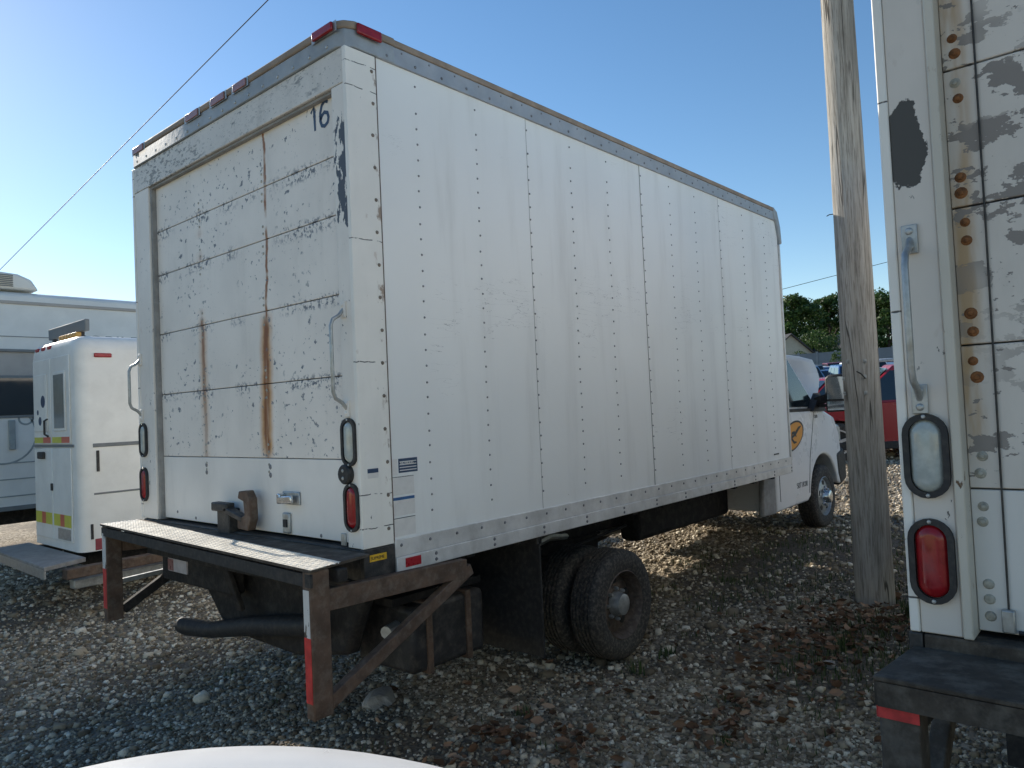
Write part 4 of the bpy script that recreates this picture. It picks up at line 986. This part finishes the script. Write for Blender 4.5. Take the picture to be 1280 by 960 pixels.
# ------------------------------------------------------------------ cars
PAINT = {}
def paint(name, c, rough=.25):
    if name not in PAINT: PAINT[name] = plain(name+'_car_paint', c, rough, .0, .04, 2, spec=.7)
    return PAINT[name]
def make_car(name, label, cat, mat, loc, heading, H=1.48, Ln=4.5, W=1.80, kind='sedan', group=None, detail=True, share=None):
    rot = TILT @ Matrix.Rotation(heading, 4, 'Z')
    if share is not None:
        r = copy_tree(share); r.matrix_world = Matrix.Translation(loc) @ rot; tag(r, label, cat, group)
        for ch in r.children:
            if ch.name.split('.')[0] in ('body', 'roof'):
                if ch.material_slots[0].link != 'OBJECT': ch.material_slots[0].link = 'OBJECT'
                ch.material_slots[0].material = mat
        return r
    root = thing(name, label, cat, loc, group, local=True, rot=rot)
    belt = H*.60; cl = .22; wr = .33 if kind == 'sedan' else .37; fx, rx = Ln*.5-.90, -Ln*.5+.95; ar = wr+.06
    def arch(cx): return [(cx+ar*math.cos(t), wr+ar*math.sin(t)*.98) for t in np.linspace(PI*1.08, -PI*.08, 13)]
    lowr = [(-Ln/2+.05, cl+.12), (-Ln/2+.25, cl)] + arch(rx) + [(rx+ar+.15, cl), (fx-ar-.15, cl)] + arch(fx) + [(Ln/2-.22, cl), (Ln/2-.02, cl+.10)]
    if kind == 'suv': top = [(Ln/2, belt*.62), (Ln/2-.05, belt*.84), (Ln/2-.25, belt*.93), (Ln/2-1.10, belt), (-Ln/2+.04, belt), (-Ln/2, belt*.7)]
    else: top = [(Ln/2, belt*.60), (Ln/2-.06, belt*.80), (Ln/2-.3, belt*.89), (Ln/2-1.15, belt), (-Ln/2+.75, belt*1.02), (-Ln/2+.06, belt*.97), (-Ln/2, belt*.65)]
    poly = lowr + top; n = len(poly); b = MB(); vs = []
    for y, k in ((-W/2, .0), (-W/2+.05, .05), (-W/2+.40, .14), (0, .18), (W/2-.40, .14), (W/2-.05, .05), (W/2, 0)):
        for x, z in poly:
            e = max(0, (abs(x)-Ln/2+.5)/.5); vs.append((x + math.copysign(1, x)*(k-.18)*e*.9, y*(1-.05*max(0, z-belt*.6)/belt), z + (k*.28 if z > belt*.8 else 0)))
    b.add(vs, [(k*n+i, k*n+(i+1)%n, (k+1)*n+(i+1)%n, (k+1)*n+i) for k in range(6) for i in range(n)] + [tuple(range(n)), tuple(range(6*n, 7*n))])
    b.build('body', mat, root, smooth=True, angle=38)
    if kind == 'suv': gx = [(Ln/2-1.15, belt), (Ln/2-1.95, H-.03), (-Ln/2+.45, H), (-Ln/2+.08, belt)]
    else: gx = [(Ln/2-1.15, belt), (Ln/2-1.95, H-.02), (-Ln/2+1.45, H), (-Ln/2+.72, belt)]
    yb, yt = W/2-.045, W/2-.24
    def side(x, z, s, off=0):
        t = (z-belt)/(H-belt); return (x, s*(yb+(yt-yb)*t+off), z)
    g = MB(); vs = [side(x, z, s) for s in (-1, 1) for x, z in ((gx[0][0]+.02, belt-.03), gx[1], gx[2], (gx[3][0]-.02, belt-.03))]
    g.add(vs, [(0,1,2,3),(7,6,5,4),(0,4,5,1),(1,5,6,2),(2,6,7,3)]).build('roof', mat, root, bevel=.03, seg=2)
    def lerp(a, b, t): return (a[0]+(b[0]-a[0])*t, a[1]+(b[1]-a[1])*t)
    for s in (-1, 1):
        lo0, lo1 = lerp(gx[0], gx[1], .06), lerp(gx[3], gx[2], .06); hi0, hi1 = lerp(gx[0], gx[1], .86), lerp(gx[3], gx[2], .86)
        mids = [.0, .47, 1.0] if kind == 'sedan' else [.0, .40, .74, 1.0]
        for i in range(len(mids)-1):
            a, c = mids[i]+.02, mids[i+1]-.02
            q = [side(*lerp(lo0, lo1, a), s, .006), side(*lerp(lo0, lo1, c), s, .006), side(*lerp(hi0, hi1, c), s, .006), side(*lerp(hi0, hi1, a), s, .006)]
            MB().quad(*q).build('side_window', M['car_glass'], root)
        if detail:
            MB().box(gx[0][0]-.32, gx[0][0]-.10, s*(W/2-.03), s*(W/2+.17), belt+.0, belt+.16).build('door_mirror', mat, root, bevel=.03)
            for i, xx in enumerate((Ln*.04, -Ln*.17)): MB().box(xx-.10, xx+.10, s*(W/2-.015), s*(W/2+.015), belt-.10, belt-.07).build('door_handle', mat, root, bevel=.01)
            for xx in (gx[0][0]-.15, .05, rx+.35): MB().box(xx-.003, xx+.003, s*(W/2-.02), s*(W/2+.0015), cl+.12, belt-.02).build('door_seam', M['black'], root)
            MB().box(-Ln/2+.3, Ln/2-.3, s*(W/2-.03), s*(W/2+.008), cl-.01, cl+.14).build('rocker_trim', M['black'], root, bevel=.02)
    for nm, p, q, tt in (('windshield', gx[0], gx[1], .02), ('rear_window', gx[3], gx[2], -.02)):
        a, c = lerp(p, q, .07), lerp(p, q, .90)
        Q = [(a[0]+tt, -(yb-.10), a[1]+.01), (a[0]+tt, yb-.10, a[1]+.01), (c[0]+tt, yt-.03, c[1]+.02), (c[0]+tt, -(yt-.03), c[1]+.02)]
        MB().quad(*Q).build(nm, M['car_glass'], root)
    for s in (-1, 1):
        MB().box(Ln/2-.34, Ln/2-.07, s*(W/2-.52), s*(W/2-.13), belt*.64, belt*.80).build('headlight', M['clear_lens'], root, bevel=.03)
        MB().box(-Ln/2+.04, -Ln/2+.25, s*(W/2-.42), s*(W/2-.06), belt*.66, belt*.86).build('taillight', M['red_lens'], root, bevel=.03)
        for x in (fx, rx):
            i = -s
            w = MB().lathe([(wr*.64,.01*i),(wr*.8,0),(wr*.93,.006*i),(wr,.03*i),(wr,.19*i),(wr*.9,.21*i),(wr*.64,.2*i)], (x, s*(W/2-.01), wr), 'y', 28, close=True).build('tyre', M['tyre'], root, smooth=True, angle=40)
            MB().lathe([(wr*.66,.012*i),(wr*.62,.03*i),(wr*.58,.06*i),(.001,.06*i)], (x, s*(W/2-.01), wr), 'y', 24).build('wheel_well', M['black'], w, smooth=True)
            sp = MB()
            sp.lathe([(.07,.0*i+.012*i),(.06,.002*i),(.001,.0)], (x, s*(W/2-.01), wr), 'y', 12)
            sp.lathe([(wr*.66,.006*i),(wr*.66,.03*i),(wr*.58,.03*i),(wr*.58,.008*i)], (x, s*(W/2-.01), wr), 'y', 24, close=True)
            for k in range(5):
                t = 2*PI*k/5+.3; d = Vector((math.cos(t),0,math.sin(t))); c0 = Vector((x, s*(W/2-.025), wr))
                sp.bar(c0+d*.04, c0+d*wr*.60, .055, .02, up=(0,1,0))
            sp.build('rim', M['alloy'], w, smooth=True, angle=30)
    MB().box(Ln/2-.16, Ln/2-.03, -.5, .5, belt*.42, belt*.66).build('grille', M['black'], root, bevel=.02)
    return root
M['car_glass'] = plain('car_window_glass', (.010, .016, .020), .05, 0, .1, 3, spec=.9)
M['alloy'] = plain('alloy_wheel', (.55, .56, .57), .35, .6, .08, 10)
red = paint('red', (.33, .012, .02))
hd = YAW - math.atan(.455) + PI/2 + .06
suv = make_car('suv', 'red SUV parked sideways behind the leaning pole', 'suv', red, (0,0,0), 0, 1.80, 4.75, 1.92, 'suv')
wpos = Vector((12.67, 1.86, 0)); f_ = Vector((math.cos(hd), math.sin(hd), 0)); l_ = Vector((-f_.y, f_.x, 0))
c_ = wpos - f_*(4.75*.5-.90) - l_*(.95)
suv.matrix_world = Matrix.Translation((c_.x, c_.y, gz(c_.x))) @ TILT @ Matrix.Rotation(hd, 4, 'Z')
for s in (-1, 1):
    o = MB().bar((.8, s*.62, 1.86), (-2.0, s*.62, 1.86), .035, .035)
    for x in (.78, -.6, -1.95): o.box(x-.03, x+.03, s*.62-.015, s*.62+.015, 1.77, 1.845)
    o.build('roof_rail', M['galv'], suv, bevel=.006)

COLS = [('white', (.72,.73,.74)), ('blue', (.035,.10,.26)), ('silver', (.42,.44,.46)), ('black', (.015,.016,.018)), ('grey', (.15,.165,.18)), ('pale blue', (.20,.30,.42)), ('maroon', (.16,.02,.03)), ('tan', (.36,.31,.24))]
az0 = YAW - math.atan(.45)
rows = [(31,'first',[988,1070,1108]),(37,'second',[984,1004,1026,1056,1082,1110]),(43,'third',[988,1012,1036,1060,1086,1112]),(50,'fourth',[984,1003,1024,1045,1066,1088,1110]),(58,'fifth',[990,1008,1027,1046,1066,1088,1106,1124])]
p = at(1031, 470, 19.5)
make_car('parked_car', 'small red car parked just behind the truck mirror, left of the pole', 'car', red, (p.x, p.y, gz(p.x)), az0+PI/2+.55, 1.50, 4.3, 1.78, 'sedan')
proto = {}; ci = 0; used = {}
order = [0,1,2,4,5,1,3,0,5,2,4,1,6,0,5,2,3,1,7,0,4,5,2,1,0,6,5,4,2,0,1,3]
for D, rn, us in rows:
    for u in us:
        p = at(u, 470, D); cn, cc = COLS[order[ci % len(order)]]; kd = 'suv' if ci % 3 == 1 else 'sedan'; ci += 1
        where = 'left of the pole' if u < 1048 else ('behind the pole' if u < 1096 else 'right of the pole')
        lab = f'{cn} {"SUV" if kd == "suv" else "car"} parked in the {rn} row beyond the red SUV, {where}'
        k = used.get(lab, 0); used[lab] = k+1
        hdg = az0 + PI + random.gauss(0, .05) + (0 if ci % 4 else PI) + (.5 if D < 23 else .15)
        loc = (p.x, p.y, gz(p.x))
        r = make_car('parked_car', lab, 'car', paint(cn.replace(' ','_'), cc), loc, hdg, 1.70 if kd == 'suv' else 1.46, 4.6, 1.82, kind=kd, group='cars parked in rows across the lot', detail=False, share=proto.get(kd))
        proto.setdefault(kd, r)

# ------------------------------------------------------------------ far fence, house, trees
M['fence'] = plain('blue_grey_fence', (.17, .20, .235), .8, 0, .12, .8)
M['fence2'] = plain('fence_post_paint', (.22, .25, .28), .8, 0, .12, .8)
A, B = at(930, 445, 70), at(1190, 432, 66); A.z = B.z = 0
root = thing('fence', 'long blue-grey panel fence at the far end of the car lot', 'fence', (A.x, A.y, gz(A.x)))
nP = 11; dv = (B-A)/nP
for k in range(nP+1):
    p = A+dv*k; MB().box(p.x-.08, p.x+.08, p.y-.08, p.y+.08, gz(p.x)-.1, gz(p.x)+2.75).build('post', M['fence2'], root)
    if k < nP:
        q = p+dv; e = dv.normalized()*.09; 
        for j in range(3):
            za, zb = gz(p.x)+.08+j*.86, gz(q.x)+.08+j*.86; a, b = p+e, q-e
            nn = Vector((e.y, -e.x, 0)).normalized()*.03
            MB().add([(a+nn).to_tuple()[:2]+(za,), (b+nn).to_tuple()[:2]+(zb,), (b-nn).to_tuple()[:2]+(zb,), (a-nn).to_tuple()[:2]+(za,),
                      (a+nn).to_tuple()[:2]+(za+.845,), (b+nn).to_tuple()[:2]+(zb+.845,), (b-nn).to_tuple()[:2]+(zb+.845,), (a-nn).to_tuple()[:2]+(za+.845,)], CUBE_F).build('board', M['fence'], root)

M['house_wall'] = plain('pale_stucco', (.40, .38, .32), .9, 0, .1, 1)
M['shingle'] = plain('dark_shingle', (.055, .055, .06), .9, 0, .2, 4)
M['roof_light'] = plain('grey_shingle', (.20, .20, .20), .9, 0, .2, 4)
def house(label, u, v, D, w, l, ridge, mat_r, mat_w):
    p = at(u, v, D); ang = az0+PI+.55
    root = thing('house', label, 'house', (p.x, p.y, gz(p.x)), local=True, rot=Matrix.Rotation(ang, 4, 'Z'))
    e = ridge-w*.42
    MB().prism([(-w/2,0),(w/2,0),(w/2,e),(0,ridge-.15),(-w/2,e)], 'x', -l, 0).build('wall', mat_w, root)
    for s in (-1, 1):
        MB().add([(.35,0,ridge),(.35,s*(w/2+.4),e-.35),(-l-.3,s*(w/2+.4),e-.35),(-l-.3,0,ridge),(.35,0,ridge-.16),(.35,s*(w/2+.4),e-.51),(-l-.3,s*(w/2+.4),e-.51),(-l-.3,0,ridge-.16)], CUBE_F).build('roof_slope', mat_r, root)
    for y in (-w*.22, w*.22):
        f = MB().box(.005, .05, y-.5, y+.5, e-1.5, e-.2).build('window_frame', M['svc'], root)
        MB().box(.052, .06, y-.42, y+.42, e-1.42, e-.28).build('window_pane', M['car_glass'], f)
    MB().box(-l*.5-.3, -l*.5+.3, -.3, .3, ridge-.3, ridge+.6).build('chimney', M['roof_light'], root)
house('pale gabled house with dark roof behind the fence, left of the pole', 989, 440, 86, 5.6, 9, 5.3, M['shingle'], M['house_wall'])
house('low dark house under the trees behind the fence, right of the pole', 1078, 440, 90, 8, 9, 4.6, M['shingle'], M['roof_light'])

g = G('tree_leaf'); r = g.island(); orr = g.objrand()
lc = g.ramp(r, [(0, (.020,.045,.010)), (.5, (.048,.100,.022)), (1, (.105,.165,.040))])
g.out(lc, .55, 0, .35); g.b.inputs['Transmission Weight'].default_value = 0
tl = g.n.new('ShaderNodeBsdfTranslucent'); g.l.new(lc, tl.inputs[0]); mxs = g.n.new('ShaderNodeMixShader'); mxs.inputs[0].default_value = .3
g.l.new(g.b.outputs[0], mxs.inputs[1]); g.l.new(tl.outputs[0], mxs.inputs[2]); g.l.new(mxs.outputs[0], g.n['Material Output'].inputs[0])
M['leaf'] = g.m
M['bark'] = plain('tree_bark', (.085, .07, .055), .9, 0, .3, 4)
def tree(label, u, D, h, rw, seed, name='tree', trunk=.16, leafs=9000, cat='tree', group='trees beyond the fence'):
    rg = np.random.default_rng(seed); p = at(u, 440, D); z0 = gz(p.x)
    root = thing(name, label, cat, (p.x, p.y, z0), group, local=True)
    mb = MB(); mb.tube([(0,0,-.3),(.1,0,h*.2),(.0,.1,h*.45),(.1,.1,h*.8)], [h*.028,h*.022,h*.016,h*.004], 8)
    tips = []
    for k in range(9):
        a = 2*PI*k/9+rg.uniform(-.3,.3); zb = h*rg.uniform(trunk*.6, .6); e = Vector((math.cos(a)*rw*rg.uniform(.5,.85), math.sin(a)*rw*rg.uniform(.5,.85), zb+h*rg.uniform(.12,.3)))
        mb.tube([(0,0,zb), (e.x*.45,e.y*.45,zb+(e.z-zb)*.6), e], [h*.011,h*.007,h*.002], 6)
    mb.build('trunk', M['bark'], root, smooth=True)
    nc = 85; cen = []
    for _ in range(nc):
        t = rg.uniform(trunk*.75, .97); env = math.sin(PI*min(1, max(.05, (t-trunk*.6)/(1.04-trunk*.6)))**.8)**.65; a = rg.uniform(0, 2*PI); rr = rw*env*math.sqrt(rg.uniform(.15, 1))
        cen.append((rr*math.cos(a), rr*math.sin(a), h*t, rg.uniform(.16,.34)*rw))
    cen = np.array(cen); idx = rg.integers(0, nc, leafs); c = cen[idx]
    d = rg.normal(0, 1, (leafs, 3)); d /= np.linalg.norm(d, axis=1)[:, None]; rad = c[:, 3]*rg.uniform(.25, 1, leafs)**.5
    pos = c[:, :3] + d*rad[:, None]*np.array([1,1,.75])
    s = rg.uniform(.13, .27, leafs)*(h/11)
    a1 = rg.normal(0, 1, (leafs, 3)); a1 /= np.linalg.norm(a1, axis=1)[:, None]; a2 = np.cross(a1, d+.01); a2 /= np.linalg.norm(a2, axis=1)[:, None]
    V = np.stack([pos-a1*s[:,None], pos+a2*s[:,None]*.6, pos+a1*s[:,None], pos-a2*s[:,None]*.6], 1).reshape(-1, 3)
    me = bpy.data.meshes.new('crown'); me.vertices.add(len(V)); me.vertices.foreach_set('co', V.reshape(-1).astype(np.float32))
    me.loops.add(len(V)); me.loops.foreach_set('vertex_index', np.arange(len(V), dtype=np.int32))
    me.polygons.add(leafs); me.polygons.foreach_set('loop_start', np.arange(leafs, dtype=np.int32)*4); me.polygons.foreach_set('loop_total', np.full(leafs, 4, np.int32))
    me.update(calc_edges=True); me.materials.append(M['leaf'])
    o = bpy.data.objects.new('crown', me); C.objects.link(o); o.parent = root
tree('tall broad dark tree behind the gabled house, left of the pole', 985, 102, 10.8, 5.0, 1, leafs=16000)
tree('rounded tall tree standing just left of the pole beyond the fence', 1040, 106, 11.2, 3.6, 2, leafs=12000)
tree('low bushy tree between the gabled house and the pole', 1024, 88, 5.4, 3.0, 3, trunk=.12, leafs=9000)
tree('dense tall tree right of the pole beside the right truck', 1112, 98, 10.2, 4.4, 4, leafs=14000)
tree('tall tree hidden mostly behind the pole beyond the fence', 1078, 112, 9.5, 4.4, 5, leafs=11000)
tree('tree beyond the fence, half hidden by the peeling right truck', 1150, 102, 11.5, 5.2, 6, leafs=12000)
tree('tree beyond the fence, half hidden by the front of the box truck', 945, 106, 10.5, 5.2, 7, leafs=12000)
tree('dark tree filling the gap behind the gabled house and the pole', 1010, 118, 10.5, 5.0, 17, leafs=14000)
tree('small light green shrub in front of the pale house', 1000, 80, 3.3, 1.0, 8, name='shrub', trunk=.1, leafs=2500, cat='shrub', group='shrubs by the far fence')
tree('small bright shrub poking above the far cars by the pole', 1046, 62, 2.6, .7, 9, name='shrub', trunk=.1, leafs=2000, cat='shrub', group='shrubs by the far fence')

# ------------------------------------------------------------------ white vehicle in the foreground (its hood shows)
def front_vehicle():
    hdg = math.radians(57); F = Vector((math.cos(hdg), math.sin(hdg), 0)); tip = Vector((-1.36, -.96, 0))
    g0 = gz(-1.6); root = thing('white_van', 'white van whose curved hood shows at the bottom edge', 'van', (tip.x, tip.y, g0), local=True, rot=Matrix.Rotation(hdg, 4, 'Z'))
    zt = -.735-g0; W = 1.86; wm = M['van_white']
    # hood: x runs back from the nose, crowned across
    def hz(x, y): return zt - .36*(y/.9)**2*.42 - .12*max(0, (x+.18)/.18)**2 + .02*max(0, -x-.3)
    h = MB(); vs = []; xs = [-1.35,-1.1,-.85,-.6,-.4,-.25,-.15,-.07,0]; ys = np.linspace(-.82, .82, 25)
    for x in xs:
        for y in ys: vs.append((x - .22*(y/.82)**2*(1 if x > -.9 else .4), y, hz(x, y)))
    n = len(ys); h.add(vs, [(i*n+j, i*n+j+1, (i+1)*n+j+1, (i+1)*n+j) for i in range(len(xs)-1) for j in range(n-1)])
    o = h.build('hood', wm, root, smooth=True, angle=80); md = o.modifiers.new('thick', 'SOLIDIFY'); md.thickness = .03
    for s in (-1, 1):
        arch = [(-.72+.44*math.cos(t), .36+.44*math.sin(t)) for t in np.linspace(PI, 0, 14)]
        poly = [(-2.9,.40),(-1.3,.40)] + [(-1.16,.36)] + arch + [(-.2,.36),(-.12,.5),(-.15,.80),(-.30,zt-.24),(-1.5,zt-.16),(-2.9,zt-.1)]
        MB().prism(poly, 'y', s*.79, s*.93).build('fender', wm, root, bevel=.03, seg=3)
        MB().prism([(-.10,.62),(-.02,.66),(-.06,.90),(-.20,.94)], 'y', s*.45, s*.80).build('headlight', M['clear_lens'], root, bevel=.02)
        w = MB().lathe([(.22,.01*-s),(.30,0),(.35,.03*-s),(.36,.06*-s),(.36,.18*-s),(.33,.22*-s),(.22,.2*-s)], (-.72, s*.92, .36), 'y', 32, close=True).build('tyre', M['tyre'], root, smooth=True, angle=40)
        MB().lathe([(.225,.012*-s),(.2,.04*-s),(.08,.03*-s),(.001,.03*-s)], (-.72, s*.92, .36), 'y', 24).build('rim', M['galv'], w, smooth=True)
    MB().box(-.20, -.06, -.74, .74, .60, zt-.20).build('grille', M['black'], root, bevel=.02)
    MB().box(-.16, .06, -.90, .90, .36, .585).build('bumper', wm, root, bevel=.05, seg=3)
    MB().box(-1.52, -1.36, -.79, .79, zt-.12, zt-.03).build('cowl', M['black'], root, bevel=.02)
    MB().box(-2.9, -.3, -.78, .78, .30, .42).build('floor_pan', M['undercarriage'], root)
front_vehicle()
